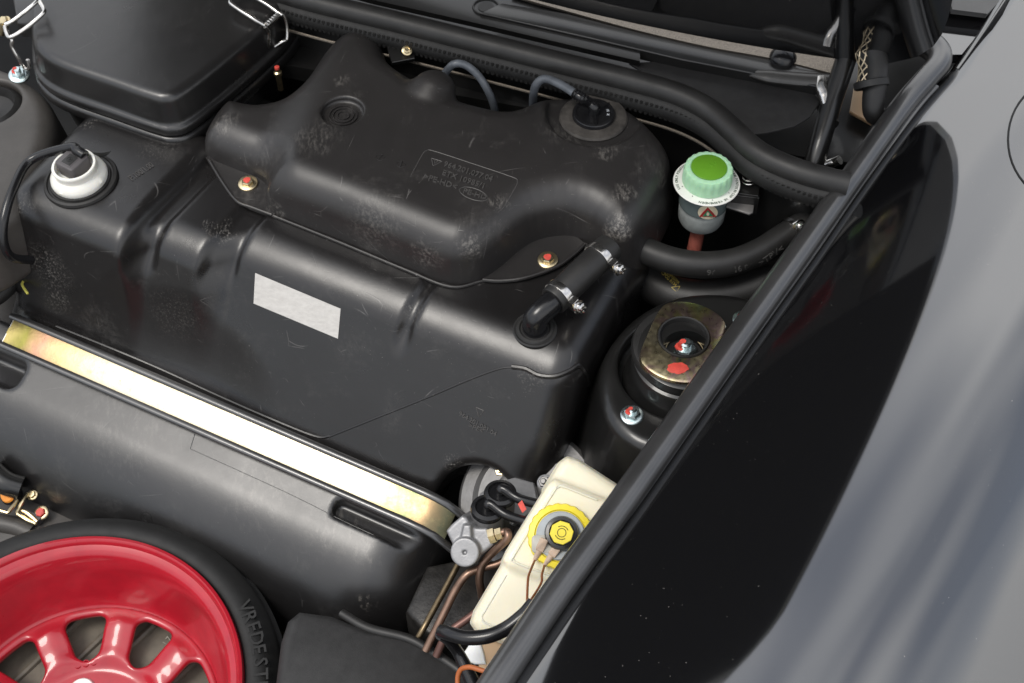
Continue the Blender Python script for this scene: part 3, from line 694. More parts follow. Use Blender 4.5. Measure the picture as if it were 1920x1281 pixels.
# ================================================================== RESERVOIR FILLER CAP
cc = W(capc[0], capc[1], .071)
mb = MB(); mb.lathe([(.028, 0), (.0535, 0), (.0545, .002), (.052, .0052), (.040, .0068), (.033, .006), (.028, .006)], cc, ZA, 56); B('rubber_collar', mb, simple('dusty_rubber', (.052, .047, .042), .6, .5, 60, .3, bscale=300), wr)
mb = MB(); mb.lathe([(0, .0), (.034, .003), (.034, .011), (.0325, .013), (.028, .0135), (.027, .0115), (0, .0115)], cc, ZA, 48); fc = B('filler_cap', mb, M['vinyl'], wr); fc['label'] = 'black filler cap with vent elbow'
cx_ = nrm(P(1160, 190, .09) - P(1110, 215, .09)); mb = MB()
for ang in (35, 150, 275):
    d = np.array([math.cos(math.radians(ang)), math.sin(math.radians(ang)), 0]); mb.box(cc + d * .016 + ZA * .014, d * .015, np.cross(ZA, d) * .001, ZA * .0035)
B('cap_rib', mb, M['vinyl'], smooth=False).parent = fc
mb = MB(); mb.tube([cc + ZA * .010, cc + ZA * .022, cc + ZA * .028 + np.array([-.008, .006, 0]), P(1092, 185, .115), P(1078, 175, .118)], [.0085, .0085, .0085, .0078, .0072], 14)
for t in range(5): mb.lathe([(.0076, -.0014), (.0092, 0), (.0076, .0014)], P(1097 - 5 * t, 188 - 3.3 * t, .114 + .001 * t), nrm(P(1078, 175, .118) - P(1097, 188, .114)), 16)
B('vent_elbow', mb, M['vinyl']).parent = fc
text_arc('BMX', cc + ZA * .0118, ZA, np.array([1.0, 0, 0]), .021, math.radians(38), .42, .006, .0005, M['pale'], None).parent = fc
text_arc('MAX. FILLING ONLY AFTER COOLING', cc + ZA * .0055, ZA, np.array([1.0, 0, 0]), .043, math.radians(-20), .078, .0045, .0006, simple('dusty_text', (.07, .063, .056), .6, .2, 60, .1), wr)
def tube_thing(name, label, cat, pts, r, mat_, group=None, n=14, flat=1.0):
    mb = MB(); mb.tube(S(pts) if not isinstance(pts[0], np.ndarray) else pts, r, n, flat=flat); return tag(B(name, mb, mat_), label, cat, group)
tube_thing('vent_tube', 'thin grey vent tube running from the filler cap elbow', 'tube', [(1079, 176, .118), (1050, 158, .115), (1022, 148, .108), (1006, 158, .095), (1000, 180, .06), (1000, 215, .0)], .0068, M['sleevegrey'])
tube_thing('washer_tube', 'grey washer tube arching out behind the moulded knob', 'tube', [(832, 140, .06), (850, 121, .085), (872, 122, .085), (895, 140, .07), (912, 165, .05), (925, 195, .02), (932, 230, -.03)], .0065, M['sleevegrey'])
print('tank and reservoir done')
# ================================================================== BATTERY BOX
bpoly = spline([uvp(x, y, .09) for x, y in ((52, 62), (66, 100), (110, 128), (200, 160), (275, 186), (310, 192), (345, 180), (420, 122), (490, 62), (530, 20), (550, -40), (470, -110), (260, -130), (100, -90), (58, -20))], 4, True)
bb = thing('battery_box', 'black plastic box with domed lid behind the fuel tank', 'battery box', W(-.8, .25, -.2))
def lid_fn(U, V, Z):
    d2 = polysd(bpoly, U, V)
    d = rmax(rmax(d2 + .12 * (Z - .045), Z - .096, .013), .036 - Z, .002)
    return rmin(d, rmax(rmax(d2 - .008, Z - .040, .005), .022 - Z, .006), .006)
def tray_fn(U, V, Z):
    d2 = polysd(bpoly, U, V)
    a = rmax(rmax(d2 - .010, Z - .020, .006), -.004 - Z, .008)
    return rmin(a, rmax(rmax(d2 + .012 - .16 * (Z + .0), Z - .01, .01), -.20 - Z, .02), .008)
sdf_obj('lid', lid_fn, (-1.10, .06, .01), (-.55, .56, .12), .004, M['lid'], bb)
sdf_obj('tray', tray_fn, (-1.10, .06, -.22), (-.55, .56, .04), .005, M['lid'], bb)
mb = MB(); mb.prism([P(x, y, .094) for x, y in ((32, 42), (70, 48), (118, 30), (90, -40), (20, -20))], ZA, .03, .004); B('lid_rib', mb, M['lid'], bb)
def wclip(name_pts, hook):
    mb = MB(); mb.tube(S(name_pts), .0036, 10, smooth=4)
    o = B('wire_clip', mb, M['steel'], bb)
    mb = MB(); mb.tube(S(hook), .0034, 10, smooth=4); h = B('wire_hook', mb, M['steel']); h.parent = o
    return o
wclip([(10, 46, .10), (26, 38, .105), (68, 4, .12), (72, -8, .12), (76, 6, .12), (82, 17, .12), (80, 26, .118), (50, 52, .106), (20, 70, .10), (12, 62, .098), (9, 50, .098)],
      [(14, 56, .09), (18, 68, .085), (23, 76, .08), (22, 86, .07), (34, 108, .05), (44, 124, .03), (48, 129, .025), (55, 127, .03), (52, 112, .045)])
wclip([(497, 48, .10), (470, 32, .11), (437, 10, .115), (432, 2, .115), (440, -12, .115), (470, -8, .112), (500, 8, .108), (522, 24, .102), (530, 28, .10)],
      [(497, 50, .095), (503, 60, .08), (503, 80, .06), (502, 104, .03), (506, 106, .028), (505, 96, .035), (530, 78, .05), (538, 74, .05), (538, 50, .07), (532, 30, .09), (522, 26, .098), (500, 48, .098)])
mb = MB(); mb.tube(S([(498, 48, .10), (508, 42, .1), (522, 28, .1)]), [.005, .0035, .005], 10)
for t in range(6): mb.lathe([(.0038, -.0012), (.0052, 0), (.0038, .0012)], P(500 + 4 * t, 47 - 3.6 * t, .1), nrm(P(522, 28, .1) - P(500, 47, .1)), 12)
B('clip_pivot', mb, M['steel'], bb)
tb = thing('terminal_bolt', 'brass terminal bolt beside the battery box clip', 'bolt', P(8, 50, .05))
hexbolt('bolt_head', P(9, 42, .05), nrm([-.3, -.3, 1]), .009, .012, (M['zinc'], M['zinc']), tb, dab=False)
mb = MB(); mb.tube(S([(9, 45, .05), (3, 62, .03)]), .0075, 10, smooth=1); B('bolt_shank', mb, M['zinc'], tb)
# ================================================================== FLUID RESERVOIR (green cap)
hc = P(1325, 341, .06)
hr = thing('hydraulic_reservoir', 'smoked fluid reservoir with printed white collar and green screw cap', 'fluid reservoir', hc - ZA * .09)
mb = MB(); mb.lathe([(.0, -.086), (.026, -.086), (.033, -.083), (.0365, -.074), (.0372, -.050), (.0362, -.047), (.0372, -.044), (.0362, -.041)], hc, ZA, 48); B('lower_bowl', mb, M['smoke2'], hr)
mb = MB(); mb.lathe([(.0360, -.043), (.0382, -.043), (.0386, -.040), (.0375, -.037), (.0378, -.008), (.036, -.002), (.02, -.002)], hc, ZA, 48); B('upper_bowl', mb, M['smoke'], hr)
mb = MB(); mb.lathe([(.015, -.002), (.0505, -.002), (.0514, -.0008), (.0505, .0006), (.036, .0006), (.015, .0006)], hc, ZA, 64); col_ = B('collar', mb, M['disc'], hr)
RX = np.array([1.0, 0, 0])
text_arc('NUR PENTOSIN CHF 11S VERWENDEN', hc + ZA * .0008, ZA, RX, .0445, math.radians(24), .089, .0058, .0002, M['ink'], hr)
text_arc('USE ONLY PENTOSIN CHF 11S', hc + ZA * .0008, ZA, RX, .0445, math.radians(199), .089, .0058, .0002, M['ink'], hr)
for a in (196, 232, 277, 322):
    mb = MB(); q = hc + .040 * np.array([math.cos(math.radians(a)), math.sin(math.radians(a)), 0]); mb.lathe([(.0009, -.0005), (.0009, .0009), (0, .0009)], q, ZA, 10)
    B('vent_hole', mb, M['dark'], hr)
capw = lambda t, r, h: (-.035 * abs(math.cos(10 * t)) ** 3 if (r > .034 and .005 < h < .030) else 0)
mb = MB(); mb.lathe([(.02, .0006), (.0365, .0008), (.0382, .004), (.0384, .010), (.0382, .020), (.0378, .0255), (.0360, .0295), (.0300, .0315), (.0285, .0310), (.0278, .0298), (0, .0298)], hc, ZA, 120, wob=capw); cp = B('screw_cap', mb, M['mint'], hr)
mb = MB(); mb.lathe([(.0272, .029), (.0272, .0312), (.0262, .0318), (0, .0314)], hc, ZA, 56)
for dx, dy in ((.004, .004), (.010, .008)):
    mb.lathe([(.0014, .031), (.0018, .0326), (.0024, .0326), (.0028, .031)], hc + np.array([dx, dy, 0]), ZA, 16)
o = B('cap_insert', mb, M['green']); o.parent = cp
v, f = text_verts('CHF'); mb = MB(); mb.add([hc + np.array([-.007 + a * .006, -.004 + b * .006, .0316 if c > 0 else .031]) for a, b, c in v], f); o = B('cap_lettering', mb, M['green'], smooth=False); o.parent = cp
hu, hv = uvof(hc)
hcyl = cylz(hu, hv, .0380, -.05, .055)
def decal_disc(fn, cx, cy, rx, ry, lift, mat_, parent, name, n=24, pts=None):
    pix = [(cx, cy)] + ([(cx + rx * math.cos(2 * math.pi * k / n), cy + ry * math.sin(2 * math.pi * k / n)) for k in range(n)] if pts is None else pts)
    q, nn = hit(fn, pix); m_ = len(q) - 1; v = np.concatenate([q + nn * lift, q + nn * (lift - .0012)])
    f = [(0, 1 + k, 1 + (k + 1) % m_) for k in range(m_)] + [(1 + k, 1 + (k + 1) % m_, m_ + 2 + (k + 1) % m_, m_ + 2 + k) for k in range(m_)]
    return mesh_obj(name, v, f, mat_, parent)
decal_disc(hcyl, 1327, 398, 18.5, 13, .0006, M['cream_dot'], hr, 'emblem_disc')
tri = lambda k: [(1327 - 16 * k, 402 + 4 * k - 0), (1327 + 16 * k, 402 + 4 * k), (1327, 401 - 13 * k)]
def subdiv(p, n=5): return [tuple(np.array(p[i]) * (1 - t / n) + np.array(p[(i + 1) % len(p)]) * t / n) for i in range(len(p)) for t in range(n)]
decal_disc(hcyl, 1327, 400, 0, 0, .0011, M['signred'], hr, 'emblem_triangle', pts=subdiv(tri(1)))
decal_disc(hcyl, 1327, 400, 0, 0, .0016, M['signgreen'], hr, 'emblem_inset', pts=subdiv(tri(.58)))
decal_disc(hcyl, 1327, 400, 2.6, 3.2, .0021, M['cream_dot'], hr, 'emblem_drop', n=12)
# hose and bracket of the fluid reservoir
tube_thing('braided_hose', 'red braided hose under the green-capped fluid reservoir', 'hose', [(1310, 415, -.03), (1307, 440, -.05), (1302, 465, -.07), (1296, 495, -.10)], .0115, M['braidred'])
br = thing('reservoir_bracket', 'black metal bracket with coil spring end and brass rivet beside the green cap', 'bracket', P(1395, 350, .05))
mb = MB(); mb.prism([P(x, y, .05) for x, y in ((1372, 345), (1425, 345), (1422, 368), (1380, 362), (1365, 358))][::-1], ZA, .004, .001); mb.prism([P(x, y, .046) for x, y in ((1372, 356), (1424, 364), (1424, 372), (1372, 366))][::-1], ZA, .035, .001); B('plate', mb, M['bay'], br, smooth=False)
mb = MB(); cen = P(1403, 343, .052); mb.tube([cen + np.array([.0095 * math.cos(t), .0095 * math.sin(t), .0012 * t]) for t in np.linspace(0, 4 * math.pi, 40)], .0013, 8, smooth=1); B('coil', mb, M['steel'], br)
mb = MB(); mb.lathe([(.003, 0), (.0065, 0), (.0065, .003), (.005, .004), (.003, .003)], P(1399, 368, .035), nrm([0, -.8, .6]), 18); B('rivet', mb, M['zinc'], br)
mb = MB(); mb.prism([P(x, y, .030) for x, y in ((1366, 370), (1414, 384), (1412, 398), (1405, 401), (1362, 387))][::-1], ZA, .003, .001); B('steel_tab', mb, simple('dull_steel', (.25, .24, .23), .45, .15, 40, .05, metal=.6), br)
mb = MB(); mb.prism([P(x, y, .05) for x, y in ((1362, 294), (1376, 296), (1379, 306), (1366, 304))][::-1], ZA, .004, .001); B('rear_tab', mb, M['smoke2'], br)
# ================================================================== BIG OVERFLOW HOSE
tube_thing('overflow_hose', 'thick black ribbed-print rubber hose curving from the reservoir towards the wing', 'hose', [(1140, 420, -.008), (1180, 450, -.01), (1215, 472, -.012), (1265, 490, -.012), (1320, 497, -.012), (1375, 491, -.010), (1425, 472, -.006), (1462, 449, .0), (1500, 425, .006), (1540, 400, .01)], .0210, M['rubber'], n=24)
oh = [P(x, y, z) for x, y, z in ((1320, 497, -.012), (1375, 491, -.010), (1425, 472, -.006), (1462, 449, .0), (1500, 425, .006))]
def hose_fn(U, V, Z):
    d = None
    for a, b in zip(oh[:-1], oh[1:]):
        a2 = to_car(a[None])[0]; b2 = to_car(b[None])[0]; c_ = capsule(a2, b2, .0210)(U, V, Z); d = c_ if d is None else np.minimum(d, c_)
    return d
hose_o = bpy.data.objects['overflow_hose']
for s_, p0, p1, u_ in (('>TPV<', (1425, 500), (1470, 468), (-5, -9)), ('116 06', (1368, 513), (1412, 504), (-2, -11)), ('964', (1325, 516), (1352, 515), (0, -10))):
    o = text_on(hose_fn, s_, p0, p1, u_, .0009, simple('moulded_print', (.075, .073, .07), .5, .1, 60, 0), None); o.parent = hose_o; o.name = 'lettering'
c1, c2 = P(1470, 444, .001), P(1500, 425, .006)
clamp('hose_clip', (c1 + c2) / 2, c2 - c1, .0214, .010, nrm([.5, -.1, .8]), label='steel worm clip on the thick hose beside the wing seal', group=None)
# ================================================================== TANK FILLER HOSE
a_, b_ = P(1040, 562, .036), P(1128, 478, .046); dr = nrm(b_ - a_)
q, n = hit(TF, [(1003, 618)]); g0 = q[0]
eo = thing('tank_elbow', 'black outlet elbow in a rubber grommet on the tank corner', 'pipe elbow', g0)
mb = MB(); mb.lathe([(.018, -.003), (.0315, -.003), (.0325, .001), (.0305, .003), (.028, .0025), (.0265, .0045), (.023, .005), (.021, .003), (.018, .003)], g0, n[0], 48); B('grommet', mb, M['rubber'], eo)
mb = MB(); mb.tube([g0 - ZA * .01, g0 + ZA * .012, g0 + ZA * .026 + dr * .003, a_ - dr * .016, a_ - dr * .002, a_ + dr * .012], [.0185, .0185, .018, .0178, .0175, .0175], 22); B('elbow_tube', mb, M['vinyl'], eo)
mb = MB(); mb.lathe([(.0178, -.004), (.0212, -.004), (.0222, -.002), (.0222, .12), (.0212, .126), (.0178, .126)], a_, dr, 36); tag(B('filler_hose', mb, M['rubber']), 'short straight black rubber hose clipped between elbow and reservoir', 'hose')
clamp('hose_clip', a_ + dr * .011, dr, .0223, .0115, nrm([.75, -.55, .1]), label='steel worm clip on the short hose next to the tank elbow')
clamp('hose_clip', a_ + dr * .100, dr, .0223, .0115, nrm([.75, -.55, .1]), label='steel worm clip on the short hose beneath the reservoir')
# ================================================================== RIGHT STRUT TOWER
twp = spline([uvp(x, y, -.035) for x, y in ((1128, 700), (1150, 640), (1210, 580), (1300, 548), (1420, 560), (1540, 640), (1500, 760), (1380, 870), (1300, 868), (1235, 846), (1180, 822), (1140, 775))], 4, True)
sc_uv = uvof(P(1278, 690, -.035))
def tower_fn(U, V, Z):
    d2 = polysd(twp, U, V)
    d = rmax(d2 + .22 * (Z + .035), Z + .035, .016)
    d = rmax(d, -.40 - Z, .01)
    r = np.sqrt((U - sc_uv[0]) ** 2 + (V - sc_uv[1]) ** 2)
    return rmax(d, -rmax(r - .092, -.06 - Z, .004), .006)
st = thing('strut_tower', 'glossy black suspension strut tower beside the wing seal', 'strut tower', P(1280, 700, -.4))
sdf_obj('tower_shell', tower_fn, (.04, -.10, -.42), (.48, .36, 0), .0042, M['bay'], st)
hexbolt('tower_nut', P(1185, 779, -.035), nrm([0, -.05, 1]), .0118, .0165, (M['bluezinc'], M['bluezinc']), st, stud=True)
hexbolt('tower_nut', P(1394, 600, -.035), nrm([0, -.05, 1]), .0118, .0165, (M['bluezinc'], M['bluezinc']), st, stud=True)
mc = P(1281, 640, .022)
sm = thing('strut_mount', 'gold plated oval strut mount plate with red paint mark', 'strut mount', mc - ZA * .06)
mb = MB(); mb.lathe([(.086, -.080), (.082, -.066), (.076, -.058), (.0765, -.030), (.074, -.024), (.070, -.022), (.070, -.005), (.066, -.003), (.034, -.003), (.034, -.05)], mc + np.array([.004, -.012, 0]), ZA, 64); B('housing', mb, M['bay'], sm)
mb = MB(); mb.lathe([(.067, -.024), (.0735, -.020), (.0745, -.012), (.072, -.006), (.064, -.004), (.05, -.004)], mc + np.array([.001, -.004, 0]), ZA, 64); B('rubber_bush', mb, M['rubber'], sm)
def plate_pts(r, hw_, z, nn=72):
    d = nrm([.385, .923, 0]); p = np.array([d[1], -d[0], 0]); out = []
    for k in range(nn):
        t = 2 * math.pi * k / nn; a, b = r * math.cos(t), r * math.sin(t)
        b = b / (1 + (abs(b) / hw_) ** 7) ** (1 / 7); out.append(mc + d * a + p * b + ZA * z)
    return np.array(out)
hole_c = mc + np.array([.001, .006, 0])
def circ(r, z, nn=72):
    d = nrm([.385, .923, 0]); p = np.array([d[1], -d[0], 0]); return np.array([hole_c + r * (d * math.cos(2 * math.pi * k / nn) + p * math.sin(2 * math.pi * k / nn)) + ZA * z for k in range(72)])
rings = [plate_pts(.0745, .052, -.010), plate_pts(.0748, .0523, -.004), plate_pts(.073, .051, .0005), plate_pts(.069, .0475, .0022), circ(.0385, .0022), circ(.0372, .0005), circ(.0372, -.010)]
mb = MB(); mb.add(np.concatenate(rings), [(i * 72 + k, i * 72 + (k + 1) % 72, (i + 1) * 72 + (k + 1) % 72, (i + 1) * 72 + k) for i in range(6) for k in range(72)]); B('plate', mb, M['plate'], sm, angle=30)
mb = MB(); mb.lathe([(.0372, -.010), (.0374, .0030), (.0362, .0046), (.0340, .0040), (.0325, .0), (.0315, -.012), (.0310, -.045), (0, -.045)], hole_c, ZA, 56); B('bore_ring', mb, M['rubber'], sm)
nc = hole_c + np.array([.003, -.008, -.020])
mb = MB(); mb.lathe([(.0265, -.003), (.0265, -.001), (.0278, -.001), (.0278, -.003)], nc, ZA, 48); B('circlip', mb, M['zinc'], sm)
mb = MB(); mb.lathe([(0, -.008), (.0262, -.008), (.0262, -.006), (0, -.006)], nc, ZA, 40); B('bearing_cap', mb, M['dark'], sm)
hexbolt('piston_nut', nc - ZA * .004, ZA, .0170, .0165, (M['bluezinc'], M['bluezinc']), sm, stud=True)
mb = MB(); pts = []
for k in range(26):
    t = 2 * math.pi * k / 26; rr = 1 + .05 * math.sin(5 * t + 1) + .06 * math.sin(9 * t); pts.append(P(1271 + 20 * rr * math.cos(t), 690 + 10.5 * rr * math.sin(t), .0252))
mb.prism(pts[::-1], ZA, .0012, .0003); B('paint_mark', mb, M['reddab'], sm)
# hose behind the strut tower with yellow print
tube_thing('coolant_hose', 'fat black hose with yellow warning print behind the strut mount', 'hose', [(1195, 500, -.10), (1215, 525, -.095), (1255, 550, -.09), (1310, 560, -.085), (1380, 552, -.08), (1450, 530, -.07)], .030, M['rubber'], n=20)
ch = bpy.data.objects['coolant_hose']
def ch_fn(U, V, Z):
    pp = [to_car(P(*q)[None])[0] for q in ((1195, 500, -.10), (1215, 525, -.095), (1255, 550, -.09), (1310, 560, -.085))]
    return np.minimum.reduce([capsule(a, b, .0302)(U, V, Z) for a, b in zip(pp[:-1], pp[1:])])
for s_, p0, p1, u_ in (('CFCO R134', (1239, 512), (1266, 538), (4, -5)), ('COMPRESSOR', (1247, 509), (1272, 533), (3, -4))):
    o = text_on(ch_fn, s_, p0, p1, u_, .0005, M['goldtext'], None); o.parent = ch
mb = MB()
for a, b in (((1259, 539), (1275, 537)), ((1275, 537), (1269, 548)), ((1269, 548), (1259, 539))):
    q, n = hit(ch_fn, [a, b]); mb.tube(q + n * .0004, .0007, 6, smooth=1)
o = B('warning_triangle', mb, M['goldtext']); o.parent = ch
# ================================================================== BRAKE FLUID RESERVOIR
nb = nrm([-.04, -.40, .91]); ob = P(1040, 1010, -.05)
e1 = Pp(1110, 890, ob, nb) - Pp(930, 1180, ob, nb); e1 = nrm(e1); e2 = np.cross(nb, e1)
FB = (ob, e1, e2, nb)
def pb_(x, y, h=0.0):
    q = Pp(x, y, ob + nb * h, nb) - ob; return (float(q @ e1), float(q @ e2))
def loc(a, b, h): return ob + a * e1 + b * e2 + h * nb
pm = [pb_(*q) for q in ((1040, 897), (1028, 906), (950, 1032), (942, 1050), (952, 1064), (1085, 1114), (1195, 968), (1180, 952))]
pr = [pb_(x, y, -.014) for x, y in ((1064, 856), (1050, 866), (1020, 915), (1120, 1000), (1235, 975), (1165, 914), (1085, 862))]
pf = [pb_(x, y, -.010) for x, y in ((950, 1045), (890, 1146), (884, 1166), (896, 1184), (945, 1203), (1010, 1222), (1095, 1105))]
def brk(U, V, Z):
    a = rmax(rmax(polysd(pm, U, V) + .06 * Z, Z, .010), -.12 - Z, .01)
    b = rmax(rmax(polysd(pr, U, V) + .06 * (Z + .014), Z + .014, .012), -.12 - Z, .01)
    c = rmax(rmax(polysd(pf, U, V) + .10 * (Z + .010), Z + .010, .014), -.07 - Z, .01)
    d = rmin(rmin(a, b, .006), c, .006)
    # moulded flange seam
    s_ = rmax(np.minimum(np.minimum(polysd(pm, U, V), polysd(pf, U, V)), polysd(pr, U, V)) - .0035, np.abs(Z + .036) - .003, .002)
    return rmin(d, s_, .003)
bf = thing('brake_fluid_reservoir', 'cream translucent brake fluid reservoir with yellow cap beside the wing', 'fluid reservoir', loc(0, 0, -.12))
sdf_obj('bottle', brk, (-.24, -.16, -.13), (.19, .16, .02), .0036, M['cream'], bf, frame=FB)
mb = MB(); mb.tube([loc(*pb_(x, y), .0002) for x, y in ((1120, 938), (1060, 914), (1046, 914), (1036, 926), (966, 1038), (963, 1050), (974, 1058), (1030, 1078), (1085, 1098))], .0016, 8); B('moulding_line', mb, M['cream'], bf)
mb = MB(); mb.tube([loc(*pb_(x, y, -.012), -.0105) for x, y in ((950, 1078), (912, 1142), (904, 1158), (914, 1170), (960, 1186))], .0014, 8); B('moulding_line', mb, M['cream'], bf)
pcx, pcy = pb_(1051, 1006, .006); kc_ = loc(pcx, pcy, 0)
mb = MB(); mb.lathe([(.030, .0), (.0435, .0), (.0440, .004), (.0440, .010), (.0425, .013), (.0350, .0145), (.0335, .012), (.02, .012)], kc_, nb, 96, wob=lambda t, r, h: -.03 * abs(math.cos(11 * t)) ** 4 if r > .04 else 0); cy_ = B('cap_ring', mb, M['yellow'], bf)
mb = MB(); mb.lathe([(0, .010), (.0325, .010), (.0325, .016), (.0310, .0175), (0, .0175)], kc_, nb, 56); B('grey_disc', mb, simple('grey_cap', (.36, .39, .40), .4, .12, 40, .03), bf)
mb = MB(); mb.lathe([(0, .016), (.0225, .016), (.0228, .024), (.0210, .0285), (.0170, .0290), (.0155, .0275), (0, .0275)], kc_ + e1 * .003, nb, 56); B('black_button', mb, M['vinyl'], bf)
kb = kc_ + e1 * .003 + nb * .0284; mb = MB(); x8 = nrm(RX - nb * (RX @ nb)); y8 = np.cross(nb, x8)
mb.prism([kb + .0158 * (x8 * math.cos(2 * math.pi * k / 8 + .1) + y8 * math.sin(2 * math.pi * k / 8 + .1)) + nb * .001 for k in range(8)], nb, .003, .0006); B('brake_symbol_plate', mb, M['yellow'], bf, smooth=False)
mb = MB(); kb2 = kb + nb * .0012
mb.lathe([(.0052, -.0006), (.0052, .0003), (.0060, .0003), (.0060, -.0006)], kb2, nb, 32)
for a0 in (20, 200): mb.tube([kb2 + .0088 * (x8 * math.cos(math.radians(a0 + t)) + y8 * math.sin(math.radians(a0 + t))) for t in range(0, 101, 10)], .0005, 6, smooth=1)
B('brake_symbol', mb, M['dark'], bf)
mb = MB(); q = loc(*pb_(1062, 1048, .0), .003); mb.box(q, e1 * .010, e2 * .016, nb * .006); B('cap_tab', mb, simple('amber_plastic', (.75, .50, .02), .4, .06, 30, .02), bf, smooth=False)
mb = MB(); mb.prism(rrect(loc(*pb_(1028, 1020, .018), .018), x8, y8, .022, .012, .006), nb, .008, .001); B('terminal_base', mb, simple('terminal_plastic', (.42, .41, .36), .4, .1, 30, .03), bf)
ends = []
for x, y, x2, y2 in ((1016, 1022, 1003, 1050), (1041, 1032, 1021, 1060)):
    a = loc(*pb_(x, y, .020), .020); b = loc(*pb_(x2, y2, .010), .010); d = nrm(b - a); s_ = np.cross(nb, d)
    mb = MB(); mb.prism(rrect(a + nb * .004, d, s_, .0095, .0062, .002), nb, .008, .0012); B('terminal', mb, M['clear'], bf)
    mb = MB(); mb.tube([a + d * .008, a + d * .016, b], [.0048, .0042, .0028], 10, smooth=3); B('terminal_sleeve', mb, M['clear'], bf)
    ends.append(b)
wj = P(988, 1136, .01)
for i, b in enumerate(ends):
    mid = (b + wj) / 2 + (np.array([-.004, 0, .006]) if i == 0 else np.array([.006, 0, .002]))
    mb = MB(); mb.tube([b, b * .7 + wj * .3 + np.array([.003 * (1 - 2 * i) * -1, 0, .006]), mid, wj, wj + (wj - mid) * .15], .0016, 8); B('sensor_wire', mb, M['wire_br'], bf)
mb = MB(); mb.prism([loc(*pb_(x, y, -.05), -.05) for x, y in ((905, 1196), (960, 1222), (1000, 1240), (960, 1290), (905, 1248))], nb, .05, .006); B('lower_body', mb, M['tan'], bf)
mb = MB(); mb.prism([loc(*pb_(x, y, -.046), -.046) for x, y in ((898, 1180), (888, 1196), (868, 1226), (872, 1238), (890, 1246), (912, 1246), (908, 1226), (902, 1205))], nb, .012, .003); B('strainer_tab', mb, M['milk'], bf)
tube_thing('wire_sleeve', 'bent glossy black sleeve taking the two brown sensor wires', 'cable', [(1001, 1131, .012), (982, 1153, .008), (950, 1178, 0), (915, 1193, -.005), (875, 1196, -.012), (845, 1189, -.02), (828, 1184, -.03)], .0092, M['vinyl'])
tube_thing('black_stay', 'black bent rod hanging below the wire sleeve', 'rod', [(832, 1186, -.035), (842, 1200, -.05), (858, 1222, -.07), (872, 1250, -.08), (888, 1285, -.09), (905, 1325, -.10)], [.012, .008, .0075, .009, .010, .010], M['vinyl'])
tube_thing('orange_wire', 'thin orange wire loop at the foot of the wing seal', 'cable', [(862, 1310, -.05), (858, 1275, -.04), (864, 1256, -.03), (880, 1251, -.02), (900, 1256, -.015), (935, 1268, -.01)], .0032, M['wire_or'])
tube_thing('brown_wire', 'thin brown wire hanging beside the strut tower wall', 'cable', [(1108, 790, -.15), (1112, 830, -.16), (1122, 860, -.17), (1124, 895, -.19)], .0018, M['wire_br'])
# ================================================================== MASTER CYLINDER
nm = nrm([-.18, -.55, .80]); om = P(871, 1036, -.13); x1 = nrm(RX - nm * (RX @ nm)); y1 = np.cross(nm, x1); FM = (om, x1, y1, nm)
def pm_(x, y, h=0.0):
    q = Pp(x, y, om + nm * h, nm) - om; return (float(q @ x1), float(q @ y1))
rf = abs(pm_(898, 1036)[0]); lobes = [pm_(x, y, -.014) for x, y in ((836, 996), (846, 984), (866, 967), (874, 970), (884, 988), (896, 990), (912, 990), (922, 1006), (926, 1022), (906, 1038), (880, 1050), (852, 1030))]
fin = [pm_(x, y, -.008) for x, y in ((870, 985), (882, 985), (884, 1012), (864, 1012))]
def mcyl(U, V, Z):
    r = np.sqrt(U * U + V * V)
    a = rmax(rmax(r - rf, Z, .002), -.07 - Z, .003)
    b = rmax(rmax(polysd(lobes, U, V) + .05 * (Z + .014), Z + .014, .004), -.09 - Z, .004)
    c = rmax(rmax(polysd(fin, U, V) + .2 * (Z + .006), Z + .006, .002), -.03 - Z, .003)
    d = rmin(rmin(a, b, .004), c, .003)
    return rmax(d, -rmax(r - .0030, -.004 - Z, .001), .001)
mcy = thing('brake_master_cylinder', 'bare cast aluminium brake master cylinder beside the strap buckle', 'master cylinder', om - ZA * .08)
sdf_obj('casting', mcyl, (-.07, -.06, -.10), (.08, .08, .01), .0018, M['alu'], mcy, frame=FM)
pt = P(914, 958, -.125); axp = nrm([.05, .12, 1])
mb = MB(); mb.lathe([(.020, -.09), (.0245, -.08), (.0245, -.030), (.0235, .0), (.015, .002)], pt, axp, 40); B('port_boss', mb, M['alu'], mcy)
mb = MB(); mb.lathe([(.020, -.002), (.0238, .0), (.0245, .004), (.0235, .008), (.018, .010), (.0165, .006), (0, .006)], pt, axp, 40); B('grommet', mb, M['vinyl'], mcy)
pt2 = P(938, 930, -.115)
mb = MB(); mb.lathe([(.022, -.10), (.022, 0), (.012, .002)], pt2, axp, 36); B('port_boss', mb, M['alud'], mcy)
mb = MB(); mb.lathe([(.020, -.002), (.0235, .0), (.0240, .004), (.0230, .008), (.018, .010), (.0165, .006), (0, .006)], pt2, axp, 40); B('grommet', mb, M['vinyl'], mcy)
for p0, far in ((pt, (1010, 985, -.10)), (pt2, (1030, 950, -.09))):
    mb = MB(); mb.tube([p0 + axp * .002, p0 + axp * .013, p0 + axp * .0155 + RX * .005, p0 * .6 + P(*far) * .4 + ZA * .003, P(*far)], [.0070, .0070, .0072, .0070, .0070], 14); B('feed_elbow', mb, M['vinyl'], mcy)
bo = thing('brake_booster', 'dull grey cast booster flange behind the cream brake reservoir', 'brake booster', P(985, 935, -.24))
nbo = nrm([-.25, -.35, .9]); bc = P(985, 935, -.19)
mb = MB(); mb.lathe([(.11, -.06), (.11, -.02), (.104, -.012), (.085, -.008), (.070, .012), (.045, .016), (.04, .012), (0, .012)], bc, nbo, 56); B('cover', mb, M['alud'], bo)
